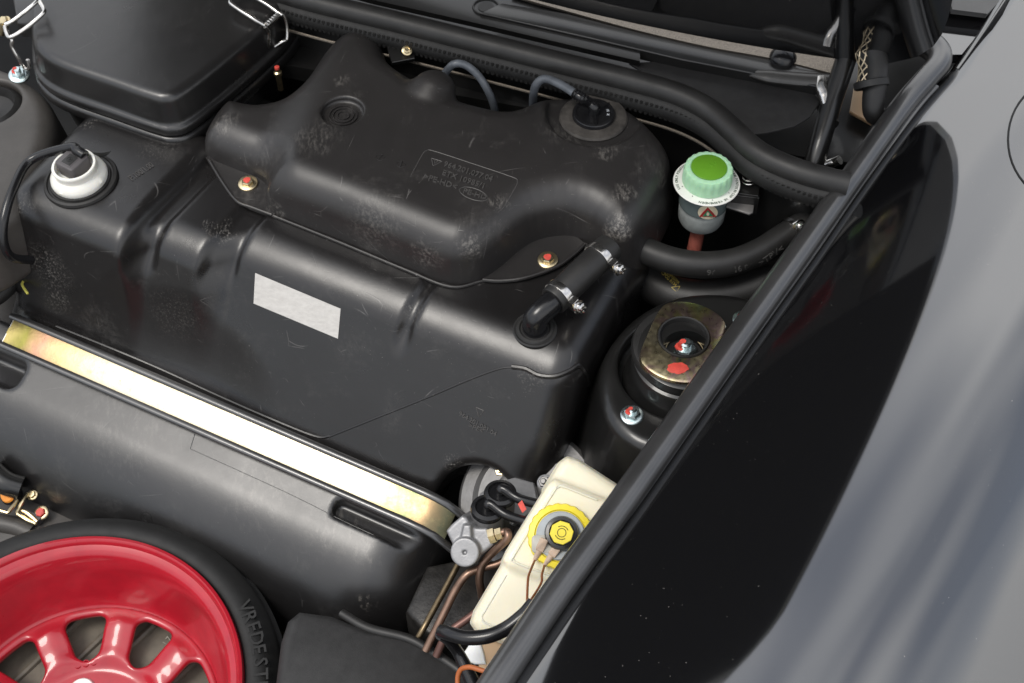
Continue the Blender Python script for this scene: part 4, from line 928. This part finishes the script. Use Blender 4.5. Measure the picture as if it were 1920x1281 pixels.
mb = MB(); mb.prism([P(x, y, -.155) for x, y in ((893, 938), (900, 925), (928, 905), (965, 895), (1000, 905), (1010, 950), (960, 985), (905, 960))][::-1], nbo, .014, .002); B('flange', mb, M['alu'], bo)
hexbolt('stud_nut', P(940, 884, -.175), nbo, .009, .012, (M['zinc'], M['alu']), bo, stud=True, dab=False)
hexbolt('stud_nut', P(1022, 905, -.150), nbo, .009, .012, (M['alud'], M['alu']), bo, stud=True, dab=False)
tag(B('red_tag', MB().box(P(979, 950, -.10), nrm([.4, .3, .2]) * .004, nrm([-.3, .5, .3]) * .007, nrm([0, -.5, .8]) * .002), M['reddab'], smooth=False), 'small red tag beside the black feed elbows', 'tag')
# brake pipes
fit = P(925, 1004, -.12); fd = nrm(P(945, 998, -.115) - fit)
pf_ = thing('brake_pipe', 'bent copper brake pipe screwed into the master cylinder with a hex nut', 'brake pipe', fit)
mb = MB()
for h0, rr in ((-.006, .0115), (.004, .0090)):
    y_ = nrm(np.cross(fd, ZA)); z_ = np.cross(fd, y_)
    v = [fit + fd * (h0 + dh) + rr * (y_ * math.cos(k * math.pi / 3) + z_ * math.sin(k * math.pi / 3)) for dh in (0, .009) for k in range(6)]
    mb.add(v, [(k, (k + 1) % 6, 6 + (k + 1) % 6, 6 + k) for k in range(6)] + [tuple(range(6)), tuple(range(6, 12))])
B('hex_nut', mb, M['zinc'], pf_, smooth=False)
mb = MB(); mb.tube([fit, fit + fd * .018] + S([(952, 1000, -.11), (950, 1012, -.115), (925, 1035, -.14), (905, 1058, -.16), (899, 1085, -.18), (903, 1115, -.21), (908, 1150, -.25)]), .0058, 12); B('pipe', mb, M['copper'], pf_)
tube_thing('brake_pipe', 'long copper brake pipe bending away from the master cylinder to the bay floor', 'brake pipe', [(960, 1040, -.16), (935, 1057, -.165), (900, 1066, -.17), (875, 1078, -.175), (855, 1105, -.19), (835, 1145, -.21), (815, 1185, -.23), (798, 1220, -.25)], .0058, M['copper'])
tube_thing('brake_pipe', 'thin dark brass pipe nearest the rounded tank lobe', 'brake pipe', [(858, 1060, -.24), (838, 1098, -.245), (815, 1140, -.25), (796, 1175, -.255), (778, 1206, -.27)], .0048, M['brass'])
tube_thing('brake_pipe', 'short reddish pipe passing under the cream brake reservoir', 'brake pipe', [(905, 1138, -.2), (880, 1158, -.21), (852, 1178, -.22), (832, 1200, -.23), (818, 1230, -.25)], .0058, simple('red_copper', (.16, .085, .07), .4, .2, 40, .05, metal=.6))
mb = MB(); mb.prism([P(x, y, -.30) for x, y in ((760, 1145), (800, 1060), (900, 1040), (960, 1060), (900, 1200), (800, 1190))][::-1], ZA, .1, .008); tag(B('steering_box', mb, simple('oily_casting', (.035, .033, .031), .38, .5, 40, .6, metal=.3, bscale=180)), 'dusty dark casting below the copper brake pipes', 'casting')
# ================================================================== LOWER BLACK COVER
cvp = [P(x, y, -.26) for x, y in ((560, 1142), (620, 1150), (690, 1178), (760, 1190), (800, 1208), (880, 1262), (960, 1340), (980, 1420), (480, 1420), (515, 1280), (525, 1200), (538, 1160))]
mb = MB(); mb.prism(cvp[::-1], ZA, .16, .012); lc = tag(B('trim_cover', mb, M['felt']), 'flat matt black fibre trim cover beside the spare wheel', 'trim panel')
mb = MB(); mb.tube(S([(640, 1150, -.268), (690, 1178, -.264), (760, 1196, -.262), (800, 1216, -.262), (880, 1272, -.262), (960, 1350, -.262)]), .007, 10); o = B('cover_edge', mb, M['rubber']); o.parent = lc
print('right side done')
# ================================================================== SPARE WHEEL
WC = np.array([-.650, -.412, -.300])
sw = thing('spare_wheel', 'bright red space-saver spare wheel lying flat in the nose', 'spare wheel', WC - ZA * .2)
mb = MB(); mb.lathe([(.262, -.022), (.2635, -.008), (.2615, .0), (.2570, .0012), (.2535, -.002), (.2515, -.009), (.2450, -.0125), (.2400, -.016), (.2360, -.024), (.2315, -.055), (.2260, -.085), (.2190, -.110), (.2130, -.128), (.2080, -.1355), (.2040, -.137), (.2040, -.16), (.225, -.16), (.24, -.05)], WC, ZA, 128); B('rim', mb, M['red'], sw)
wa = [math.radians(100.5 + 36.5 * k * 360 / 365) for k in range(10)]
def disc_fn(U, V, Z):
    r = np.sqrt(U * U + V * V); th = np.arctan2(V, U)
    zt = -.134 - .014 * sstep(.185, .135, r) - .010 * sstep(.13, .105, r)
    zt = zt + .012 * (1 - sstep(.052, .058, r)) - .03 * (1 - sstep(.040, .044, r))
    t5 = (th - wa[0] + math.pi / 10 + 10 * math.pi) % (math.pi / 5) - math.pi / 10
    # spokes crowned between the windows
    zt = zt + .007 * np.exp(-((np.abs(t5) - math.pi / 10) * r / .022) ** 2) * sstep(.115, .14, r) * (1 - sstep(.18, .2, r))
    d = rmax(r - .2085, np.abs(Z - zt + .007) - .007, .003)
    s_ = np.abs(t5) * r; win = rmax(np.abs(r - .160) - .0355, s_ - (.0255 + .30 * (r - .160)), .017)
    return rmax(d, -win, .006)
sdf_obj('wheel_disc', disc_fn, (-.215, -.215, -.185), (.215, .215, -.115), .0030, M['red'], sw, frame=(WC, RX, np.array([0, 1.0, 0]), ZA))
for k in range(5):
    a = math.radians(107 + 72 * k); q = WC + np.array([.079 * math.cos(a), .079 * math.sin(a), -.158])
    mb = MB(); mb.lathe([(.0085, -.012), (.0085, .003), (.0100, .0055), (.0180, .0060), (.0205, .003), (.0205, -.002)], q, ZA, 32); B('lug_seat', mb, M['disc'], sw)
mb = MB()
for k in range(3):
    q = P(146 + 15 * k, 1247 - 3 * k, WC[2] - .1525); mb.lathe([(.0040, -.002), (.0047, .0012), (.0056, .0012), (.0064, -.002)], q, ZA, 20)
B('cast_rings', mb, M['red'], sw)
tyr = [(.2600, -.03), (.2632, -.012), (.2680, -.0065), (.2800, -.0045), (.2920, -.009), (.3020, -.0195), (.3110, -.030), (.3150, -.040), (.3155, -.047), (.3220, -.052), (.3225, -.058), (.3170, -.060), (.3170, -.063), (.3225, -.066), (.3230, -.09), (.3175, -.092), (.3175, -.096), (.3230, -.098), (.323, -.15), (.30, -.185), (.26, -.185)]
mb = MB(); mb.lathe(tyr, WC, ZA, 128); B('tyre', mb, M['tyre'], sw)
text_arc('VREDESTEIN', WC + ZA * -.0085, ZA, RX, .2775, math.radians(30), .066, .030, .0046, M['tyre'], sw)
mb = MB(); mb.lathe([(0, 0), (.011, 0), (.011, .004), (.007, .008), (0, .009)], P(298, 1165, -.483), ZA, 16); o = tag(B('floor_plug', mb, M['rubber']), 'round black rubber plug seen through the wheel window', 'plug')
mb = MB(); mb.prism([P(x, y, -.485) for x, y in ((-200, 850), (600, 1000), (560, 1500), (-300, 1500))][::-1], ZA, .02); wf = tag(B('wheel_well_floor', mb, M['floor'], smooth=False), None, None, kind='structure')
mb = MB()
for t in range(7):
    o_ = t * 75; mb.tube(S([(-60 + o_, 1290, -.484), (110 + o_, 1130, -.484)]), .006, 8, smooth=2)
o = B('pressed_rib', mb, M['floor']); o.parent = wf
v, f = text_verts('1 7 4'); mb = MB(); q0 = P(312, 1212, -.4835); ex = nrm(P(340, 1175, -.4835) - q0); ey = np.cross(ZA, ex)
mb.add([q0 + ex * a * .012 + ey * b * .014 + ZA * (.0006 if c > 0 else -.0006) for a, b, c in v], f); o = B('chalk_marks', mb, simple('chalk', (.34, .32, .27), .8, .4, 60, 0), smooth=False); o.parent = wf
# grey lip under the lobe
mb = MB(); mb.tube(S([(200, 985, -.375), (285, 1018, -.375), (340, 1046, -.375), (400, 1075, -.375), (446, 1092, -.375)]), .0045, 8); tag(B('weld_flange', mb, simple('rusty_flange', (.30, .25, .20), .5, .5, 25, .2)), 'rusty grey metal lip between tank lobe and spare tyre', 'flange')
# ================================================================== NOSE CLUTTER at the left
mb = MB(); mb.prism([P(x, y, -.40) for x, y in ((-80, 930), (60, 935), (150, 955), (210, 985), (100, 1020), (-80, 1060))][::-1], ZA, .02, .004); tag(B('nose_ledge', mb, M['satin']), 'grey brown ledge in the nose behind the spare tyre', 'ledge')
for i, (x, y) in enumerate(((97, 942), (128, 958))):
    mb = MB(); mb.lathe([(0, 0), (.0085, 0), (.0085, .003), (.006, .008), (.003, .010), (0, .0105)], P(x, y, -.40), ZA, 18); tag(B('push_clip', mb, M['vinyl']), ('small domed black push clip nearer the latch rods', 'small domed black push clip right beside the tank lobe')[i], 'clip', 'push clips on the nose ledge')
lt = thing('latch_assembly', 'yellow zinc latch rods with orange knob and red-dabbed bolt beside the tyre', 'latch', P(40, 950, -.39))
mb = MB(); mb.lathe([(.018, -.012), (.018, 0), (.0145, .003), (.0145, .002)], P(17, 927, -.37), nrm([-.3, -.5, .8]), 28); B('knob_body', mb, M['vinyl'], lt)
mb = MB(); mb.lathe([(.0142, 0), (.0142, .004), (.012, .006), (0, .006)], P(17, 927, -.37), nrm([-.3, -.5, .8]), 28); B('knob_cap', mb, M['orange'], lt)
for pts in ([(33, 938, -.37), (18, 958, -.37), (13, 961, -.37), (-6, 955, -.37)], [(52, 925, -.37), (40, 945, -.37), (32, 962, -.38)], [(38, 956, -.38), (52, 962, -.38), (70, 978, -.385)], [(32, 963, -.38), (50, 974, -.385), (68, 982, -.385)]):
    mb = MB(); mb.tube(S(pts), .0032, 8, smooth=3); B('rod', mb, M['zinc'], lt)
hexbolt('bolt', P(61, 928, -.375), nrm([-.1, -.3, 1]), .007, .009, (M['zinc'], M['zinc']), lt, dab=False)
hexbolt('bolt', P(78, 962, -.385), nrm([-.1, -.3, 1]), .008, .012, (M['reddab'], M['zinc']), lt)
mb = MB(); mb.box(P(62, 970, -.39), UA * .016, VA * .005, ZA * .006); B('guide_block', mb, M['plug'], lt)
mb = MB(); mb.tube(S([(-20, 880, -.34), (10, 905, -.35), (40, 915, -.36)]), .02, 14); B('bracket_arm', mb, M['bay'], lt)
mb = MB(); mb.tube(S([(-60, 975, -.40), (20, 985, -.40), (60, 1000, -.405)]), .016, 12); tag(B('nose_seal', mb, M['satin']), 'grey edge roll in front of the latch rods', 'seal')
# ================================================================== LEFT WING AND STRUT TOWER
ltp = spline([uvp(x, y, .0) for x, y in ((18, 128), (55, 150), (88, 185), (95, 230), (80, 290), (54, 340), (30, 385), (-5, 410), (-60, 440), (-160, 440), (-180, 250), (-60, 120))], 4, True)
lc_uv = uvp(-26, 192, .0)
def ltow(U, V, Z):
    d = rmax(rmax(polysd(ltp, U, V) + .12 * (Z + .0), Z - .0, .028), -.13 - Z, .01)
    r = np.sqrt((U - lc_uv[0]) ** 2 + (V - lc_uv[1]) ** 2)
    return rmax(d, -rmax(r - .058, -.04 - Z, .004), .006)
lto = thing('strut_tower', 'satin grey brown strut tower beside the white fuel sender', 'strut tower', W(-1.05, .1, -.4))
sdf_obj('tower_shell', ltow, (-1.40, -.50, -.47), (-.70, .36, .03), .0055, M['satin'], lto)
q, n = hit(ltow, [(36, 140)]); hexbolt('tower_nut', P(36, 141, .002), nrm([.1, -.2, 1]), .0118, .0175, (M['bluezinc'], M['bluezinc']), lto, stud=True)
mb = MB(); mb.lathe([(.060, -.02), (.056, -.012), (.045, -.005), (.040, -.02), (0, -.03)], W(lc_uv[0], lc_uv[1], .0), ZA, 40); B('rubber_bush', mb, M['rubber'], lto)
mb = MB(); mb.prism([P(x, y, -.275) for x, y in ((-60, 480), (30, 470), (70, 520), (70, 640), (20, 670), (-60, 640))][::-1], nrm([.2, -.2, .9]), .03, .01); tag(B('wing_ledge', mb, M['satin']), 'pale grey painted ledge at the strap\'s folded end', 'ledge')
tube_thing('wing_seal', 'black rubber seal crossing the ledge by the strap end', 'seal', [(-40, 575, -.19), (0, 550, -.185), (30, 520, -.18), (60, 490, -.18)], .016, M['rubber'])
tube_thing('yellow_wire', 'short yellow wire poking out behind the tank\'s lower corner', 'cable', [(50, 515, -.15), (44, 527, -.15), (42, 535, -.15), (52, 551, -.155)], .0022, simple('yellow_wire', (.65, .60, .12), .4, .1, 40, 0))
# ================================================================== WING (fender), SEALS
FEN = [(840, 1440, .07), (965, 1262, .07), (1072, 1110, .07), (1192, 945, .07), (1316, 768, .07), (1426, 612, .07), (1526, 472, .07), (1626, 330, .072), (1725, 195, .076), (1790, 120, .08), (1880, -10, .085), (1960, -130, .09)]
fpts = spline(S(FEN), 8)
def fprof(s, t):   # height of the wing above its inner edge, s metres outwards
    return .012 * (1 - math.exp(-s / .012)) + .072 * math.sin(min(1.25 * math.pi, math.pi * s / .52)) - .95 * max(0, s - .28) ** 2
wing = thing('front_wing', 'glossy black front wing reflecting the sky and the raised bonnet', 'wing', P(1500, 700, -.2))
ss = np.concatenate([[-.0], np.linspace(.002, .03, 8), np.linspace(.04, .62, 46)]); v = []; f = []
for i, q in enumerate(fpts):
    v.append(q + ZA * -.045)
    for s in ss: v.append(q + UA * s + ZA * (fprof(s, i / len(fpts))))
k = len(ss) + 1
f = [(i * k + j, i * k + j + 1, (i + 1) * k + j + 1, (i + 1) * k + j) for i in range(len(fpts) - 1) for j in range(k - 1)]
B('panel', MB().add(v, f), M['paint'], wing, angle=60)
# round flap on the wing
fcx, fcy, frr = 1992, 262, 102
ring = []
for k in range(49):
    a = 2 * math.pi * k / 48; q = P(fcx + frr * math.cos(a), fcy + frr * 1.15 * math.sin(a), .15); ring.append(q)
def onwing(q):
    i = int(np.argmin([abs((q - p) @ VA) for p in fpts])); s = (q - fpts[i]) @ UA; p = fpts[i] + UA * s + VA * ((q - fpts[i]) @ VA); p[2] = fpts[i][2] + fprof(max(s, 0), 0); return p
# lay the gap where the line of sight meets the wing
def wing_hit(x, y):
    z = .12
    for _ in range(12): z = .5 * z + .5 * onwing(P(x, y, z))[2]
    return P(x, y, z)
rg = [wing_hit(fcx + frr * math.cos(2 * math.pi * k / 48), fcy + frr * 1.12 * math.sin(2 * math.pi * k / 48)) for k in range(49)]
mb = MB(); mb.tube([q + ZA * .0002 for q in rg], .0016, 8, smooth=1, cap=False); o = B('flap_gap', mb, M['dark'], wing)
# gutter seal
SEAL = GUT[:-2] + [(1690, 203, .085), (1735, 150, .09), (1760, 120, .092), (1762, 98, .092), (1745, 80, .092), (1715, 68, .092), (1670, 62, .092), (1600, 60, .09)]
gs = thing('gutter_seal', 'long black rubber bulb seal along the wing edge', 'seal', P(1400, 620, 0))
p_ = S(SEAL); mb = MB(); mb.tube(p_, .0190, 18, flat=.95); B('bulb', mb, M['rubber_seal'], gs)
mb = MB(); mb.tube([q + UA * .019 + ZA * -.009 for q in S(GUT)] , .0085, 14, flat=.8); B('outer_lip', mb, M['rubber_seal'], gs)
mb = MB(); mb.tube([q + UA * -.002 + ZA * -.020 for q in p_], .0120, 12, flat=1.0); B('carrier', mb, M['rubber'], gs)
# cowl seal across the bay
CS = [(380, -60, .10), (560, -2, .10), (740, 42, .10), (900, 82, .10), (1050, 120, .10), (1180, 152, .10), (1270, 178, .10), (1330, 208, .10), (1375, 246, .10), (1415, 283, .10), (1460, 308, .10), (1520, 330, .10), (1590, 347, .098)]
cs_ = thing('cowl_seal', 'thick black rubber seal running across the back of the bay', 'seal', P(1000, 110, .05))
mb = MB(); mb.tube(S(CS), .0195, 18); B('bulb', mb, M['rubber'], cs_)
mb = MB(); mb.tube([q + np.array([-.004, -.014, -.022]) for q in S(CS)], .0155, 12, flat=1.2); B('carrier', mb, M['tyre'], cs_)
mb = MB(); cv = spline([q + np.array([-.004, -.027, -.022]) for q in S(CS)], 8)
L_ = np.concatenate([[0], np.cumsum(np.linalg.norm(np.diff(cv, axis=0), axis=1))])
for s in np.arange(0.02, L_[-1], .0085):
    q = np.array([np.interp(s, L_, cv[:, j]) for j in range(3)]); mb.box(q, nrm([.9, -.3, 0]) * .0022, nrm([.3, .9, 0]) * .002, ZA * .012)
B('carrier_ribs', mb, M['rubber'], cs_, smooth=False)['kind'] = 'stuff'
mb = MB(); mb.tube([q + np.array([0, -.030, -.050]) for q in S(CS[:9])], .0028, 8); B('metal_lip', mb, M['metallic'], cs_)
# bulkhead below the cowl seal
mb = MB(); v = []; cw = spline(S(CS), 5)
for q in cw:
    for dv, z in ((.012, .075), (-.005, .06), (-.012, -.62), (.01, -.62)): v.append(np.array([q[0], q[1], z]) + VA * dv)
f = [(i * 4 + j, i * 4 + (j + 1) % 4, (i + 1) * 4 + (j + 1) % 4, (i + 1) * 4 + j) for i in range(len(cw) - 1) for j in range(4)]
tag(B('bulkhead', MB().add(v, f), M['bay']), None, None, kind='structure')
bk_ = thing('bulkhead_bracket', 'black bracket with two brass screws on the bulkhead behind the reservoir', 'bracket', P(755, 90, .05))
mb = MB(); mb.prism([P(x, y, .07) for x, y in ((722, 76), (748, 58), (776, 70), (778, 110), (735, 118))][::-1], nrm([.1, -.4, .9]), .01, .002); B('plate', mb, M['bay'], bk_, smooth=False)
for x, y in ((743, 68), (763, 95)):
    mb = MB(); mb.lathe([(0, -.004), (.0085, -.004), (.0085, .001), (.0062, .002), (.0062, .006), (.004, .0075), (.0035, .005), (0, .005)], P(x, y, .078), nrm([.1, -.5, .85]), 20); B('screw', mb, M['zinc'], bk_)
bl = thing('bleed_screw', 'tiny brass bleed screw with red cap beside the reservoir shoulder', 'screw', P(522, 140, .03))
mb = MB(); mb.lathe([(.005, -.03), (.005, 0), (.007, .002), (.007, .008), (.004, .010), (.004, .016), (0, .016)], P(522, 142, .03), ZA, 14); B('screw_body', mb, M['zinc'], bl)
mb = MB(); mb.lathe([(.0042, .015), (.0042, .019), (0, .02)], P(522, 142, .03), ZA, 12); B('red_cap', mb, M['reddab'], bl)
print('left side done')
# ================================================================== SCUTTLE AND HOOD
mb = MB(); mb.prism([W(-2.4, .34, .0), W(-.7, .36, .0), W(.0, .50, .0), W(.30, .56, .0), W(.55, .66, .0), W(.55, 1.5, .0), W(-2.4, 1.5, .0)], ZA, .03); tag(B('scuttle_tray', mb, M['bay'], smooth=False), None, None, kind='structure')
mb = MB(); cp_ = [P(x, y, .055) for x, y in ((1180, 118), (1280, 112), (1400, 132), (1540, 160), (1538, 190), (1520, 218), (1490, 236), (1440, 248), (1400, 252), (1330, 215), (1260, 170))]
mb.prism(cp_[::-1], ZA, .004, .0015); tag(B('scuttle_cover', mb, M['felt']), 'satin black plastic scuttle cover behind the bent cowl seal', 'cover')
mb = MB(); mb.tube(S([(1400, 136, .065), (1440, 143, .07), (1500, 149, .07), (1560, 152, .07)]), [.006, .014, .015, .015], 12, flat=.6); tag(B('drain_lip', mb, simple('satin_lip', (.055, .053, .05), .3, .2, 20, .05)), 'smooth pale rounded lip above the scuttle cover', 'lip')
def strip(pts_a, pts_b, z, th, mat_, name, label, cat):
    a = spline(S([(x, y, z) for x, y in pts_a]), 6); b = spline(S([(x, y, z) for x, y in pts_b]), 6); n_ = len(a); v = np.concatenate([a, b, b - ZA * th, a - ZA * th])
    f = []
    for i in range(n_ - 1):
        for r in range(4): f.append((r * n_ + i, r * n_ + i + 1, ((r + 1) % 4) * n_ + i + 1, ((r + 1) % 4) * n_ + i))
    return tag(B(name, MB().add(v, f), mat_), label, cat)
strip([(960, -22), (1060, 2), (1200, 38), (1330, 60), (1450, 78), (1570, 92)], [(960, -8), (1060, 20), (1200, 58), (1330, 88), (1450, 110), (1570, 140)], .075, .004, M['metallic'], 'scuttle_strip', 'grey metallic painted strip under the bonnet seal', 'strip')
mb = MB(); mb.prism([P(x, y, .073) for x, y in ((940, 5), (1060, 24), (1200, 60), (1330, 88), (1400, 92), (1430, 106), (1450, 112), (1480, 118), (1500, 128), (1570, 138), (1570, 170), (1400, 135), (1280, 112), (1100, 70), (900, 25))][::-1], ZA, .02, .003); sd_ = tag(B('scuttle_rail', mb, M['bay']), 'black pressed rail with a dome below the metallic strip', 'rail')
mb = MB(); mb.lathe([(.024, -.012), (.022, .004), (.014, .012), (0, .014)], P(1468, 108, .075), ZA, 24); o = B('dome', mb, M['vinyl']); o.parent = sd_
mb = MB(); mb.lathe([(.020, -.002), (.021, .001), (.023, .001), (.024, -.002)], P(911, 12, .07), ZA, 32); mb.lathe([(0, -.001), (.014, -.001), (.014, -.004)], P(911, 12, .07), ZA, 32); tag(B('blind_grommet', mb, M['rubber']), 'round black blind grommet in the scuttle panel', 'grommet')
mb = MB(); mb.prism([P(x, y, .068) for x, y in ((480, -60), (700, 0), (900, 45), (1100, 92), (1200, 115), (1200, 60), (1000, 0), (800, -60))][::-1], ZA, .01); tag(B('scuttle_panel', mb, M['bay'], smooth=False), None, None, kind='structure')
bs = thing('bonnet_seal', 'ribbed black rubber seal along the bonnet hinge line', 'seal', P(1300, 30, .08))
base_l = [(930, -60), (1060, -22), (1200, 18), (1330, 46), (1460, 66), (1610, 86)]
for i in range(4):
    mb = MB(); mb.tube(S([(x + 3 * i, y - 13 * i - 12, .085 + .006 * i) for x, y in base_l]), .0095 if i else .011, 10); B('rib', mb, M['rubber'], bs)
# raised bonnet: hinged at the back, standing open above the bay
HB = thing('bonnet', 'raised glossy black bonnet hinged above the scuttle', 'bonnet', P(1300, 0, .13))
ph = math.radians(62); hd = -VA * math.cos(ph) + ZA * math.sin(ph); hn = np.cross(UA, hd)
h0 = P(1440, 34, .118); u0_ = uvof(h0)
def hp(u, l, t): 
    bow = -.008 * math.sin(math.pi * min(max(l / 1.2, 0), 1)); q = W(u, u0_[1] - .10 * (abs(u + .42) / .75) ** 2 * -1 - .09, h0[2]); return q + hd * l + hn * (t + bow)
nu_, nl_ = 24, 28; v = []; 
for t in (0, .028):
    for j in range(nl_ + 1):
        l = 1.20 * j / nl_; hwid = min(9, .700 - .085 * math.exp(-l / .05) - .060 * (l / 1.02) ** 1.5 - (.20 * max(0, (l - 1.06) / .16) ** 2))
        for i in range(nu_ + 1): v.append(hp(-.355 + (hwid + .065) * (2 * i / nu_ - 1), l, t))
k = (nu_ + 1) * (nl_ + 1); f = []
for j in range(nl_):
    for i in range(nu_):
        a = j * (nu_ + 1) + i; g = (a, a + 1, a + nu_ + 2, a + nu_ + 1); f += [g, tuple(x + k for x in g)[::-1]]
bd = [i for i in range(nu_ + 1)] + [j * (nu_ + 1) + nu_ for j in range(1, nl_ + 1)] + [nl_ * (nu_ + 1) + i for i in range(nu_ - 1, -1, -1)] + [j * (nu_ + 1) for j in range(nl_ - 1, 0, -1)]
f += [(bd[i], bd[(i + 1) % len(bd)], bd[(i + 1) % len(bd)] + k, bd[i] + k) for i in range(len(bd))]
B('skin', MB().add(v, f), M['paint'], HB)
v = []; f = []
for t in (.030, .040):
    for j in range(nl_ + 1):
        l = .30 + .86 * j / nl_; hwid = .69 - .075 * (l / 1.02) ** 1.5 - (.20 * max(0, (l - 1.05) / .16) ** 2)
        for i in range(nu_ + 1): v.append(hp(-.355 + (hwid + .065) * (2 * i / nu_ - 1), l, t))
for j in range(nl_):
    for i in range(nu_):
        a = j * (nu_ + 1) + i; g = (a, a + 1, a + nu_ + 2, a + nu_ + 1); f += [g, tuple(x + k for x in g)[::-1]]
f += [(bd[i], bd[(i + 1) % len(bd)], bd[(i + 1) % len(bd)] + k, bd[i] + k) for i in range(len(bd))]
B('insulation_liner', MB().add(v, f), simple('liner_felt', (.012, .012, .012), .85, .2, 40, .2), HB)
# hinge, gas strut, loom
mb = MB(); mb.prism([P(x, y, .13) for x, y in ((1612, -40), (1668, -40), (1672, 10), (1662, 84), (1650, 88), (1632, 40), (1606, 20))][::-1], nrm([-.3, -.3, .9]), .03, .004); ha = B('hinge_arm', mb, M['paint'], HB)
mb = MB(); mb.tube(S([(1636, -10, .142), (1650, 30, .137), (1660, 88, .128)]), .004, 8); B('edge_fold', mb, M['paint']).parent = ha
gs2 = thing('gas_strut', 'black bonnet gas strut slanting down to its ball socket', 'gas strut', P(1545, 300, .0))
mb = MB(); mb.tube(S([(1600, 70, .12), (1560, 190, .06), (1530, 295, .01), (1510, 360, -.04)]), .017, 16, smooth=2); B('cylinder', mb, M['bay'], gs2)
mb = MB(); mb.tube(S([(1575, 300, .01), (1560, 306, .0), (1542, 312, .0)]), .008, 10); B('ball_socket', mb, M['steel'], gs2)
mb = MB(); mb.tube(S([(1530, 170, .05), (1545, 200, .045), (1560, 235, .04)]), .012, 12); B('corrugated_boot', mb, M['rubber'], gs2)
fl = thing('foil_sleeve', 'crumpled silver foil sleeve beside the gas strut', 'sleeve', P(1543, 170, .05))
mb = MB(); mb.tube(S([(1540, 152, .07), (1540, 165, .07), (1546, 180, .065), (1550, 198, .06)]), [.012, .010, .011, .008], 12); B('foil', mb, M['steel'], fl)
lm = thing('wiring_loom', 'black rubber loom hose with gold braided sleeve by the hinge', 'cable', P(1620, 120, .1))
mb = MB(); mb.tube(S([(1560, -60, .2), (1585, -10, .19), (1612, 30, .17), (1632, 70, .15), (1643, 110, .13), (1643, 150, .11), (1638, 185, .09), (1640, 215, .07), (1668, 222, .05)]), [.0185, .0185, .0185, .018, .018, .018, .018, .016, .014], 18); B('hose', mb, M['rubber'], lm)
bp = spline(S([(1588, 22, .155), (1600, 45, .150), (1611, 70, .14), (1621, 100, .13), (1627, 130, .115), (1623, 160, .10)]), 8)
mb = MB(); mb.tube(bp, .0135, 14, smooth=1); B('braid_core', mb, M['dark'], lm)
T_ = nrm_rows(np.gradient(bp, axis=0)); X_ = nrm_rows(np.cross(T_, ZA)); Y_ = np.cross(T_, X_); mb = MB()
for sg in (-1, 1):
    for k in range(8):
        th = 2 * math.pi * k / 8 + sg * np.linspace(0, 5.5, len(bp)); pts = bp + .0140 * (X_ * np.cos(th)[:, None] + Y_ * np.sin(th)[:, None]); mb.tube(pts, .0011, 6, smooth=2)
B('braid_wires', mb, simple('gold_braid', (.72, .60, .42), .35, .2, 60, 0, metal=.8), lm)
for x, y, z in ((1624, 66, .150), (1634, 158, .106)):
    mb = MB(); mb.lathe([(.026, -.006), (.0275, -.005), (.0275, .005), (.026, .006)], P(x, y, z), nrm([.15, -.75, -.65]), 24); B('band', mb, M['rubber'], lm)
mb = MB(); mb.prism([P(x, y, .02) for x, y in ((1600, 165), (1628, 165), (1642, 215), (1632, 232), (1592, 210))][::-1], nrm([-.3, -.4, .8]), .01, .003); tag(B('primer_patch', mb, M['tan']), 'bare tan inner panel showing behind the loom', 'panel')
# windscreen cowl panels at the top right
mb = MB(); mb.prism([P(x, y, .085) for x, y in ((1680, 60), (1740, 70), (1772, 100), (1800, 100), (1840, 50), (1900, -40), (1700, -40))][::-1], nrm([-.1, .05, 1]), .02, .004); tag(B('cowl_corner', mb, M['paint']), 'glossy black cowl corner panel between seal and wing', 'panel')
mb = MB(); mb.prism([P(x, y, .11) for x, y in ((1700, 5), (1850, 24), (1870, 2), (1880, -40), (1690, -40))][::-1], nrm([-.1, -.1, 1]), .012, .003); tag(B('wiper_cowl', mb, simple('grey_cowl', (.05, .05, .05), .3, .1, 30, .03)), 'grey wiper cowl panel at the windscreen foot', 'panel')
print('scene done')
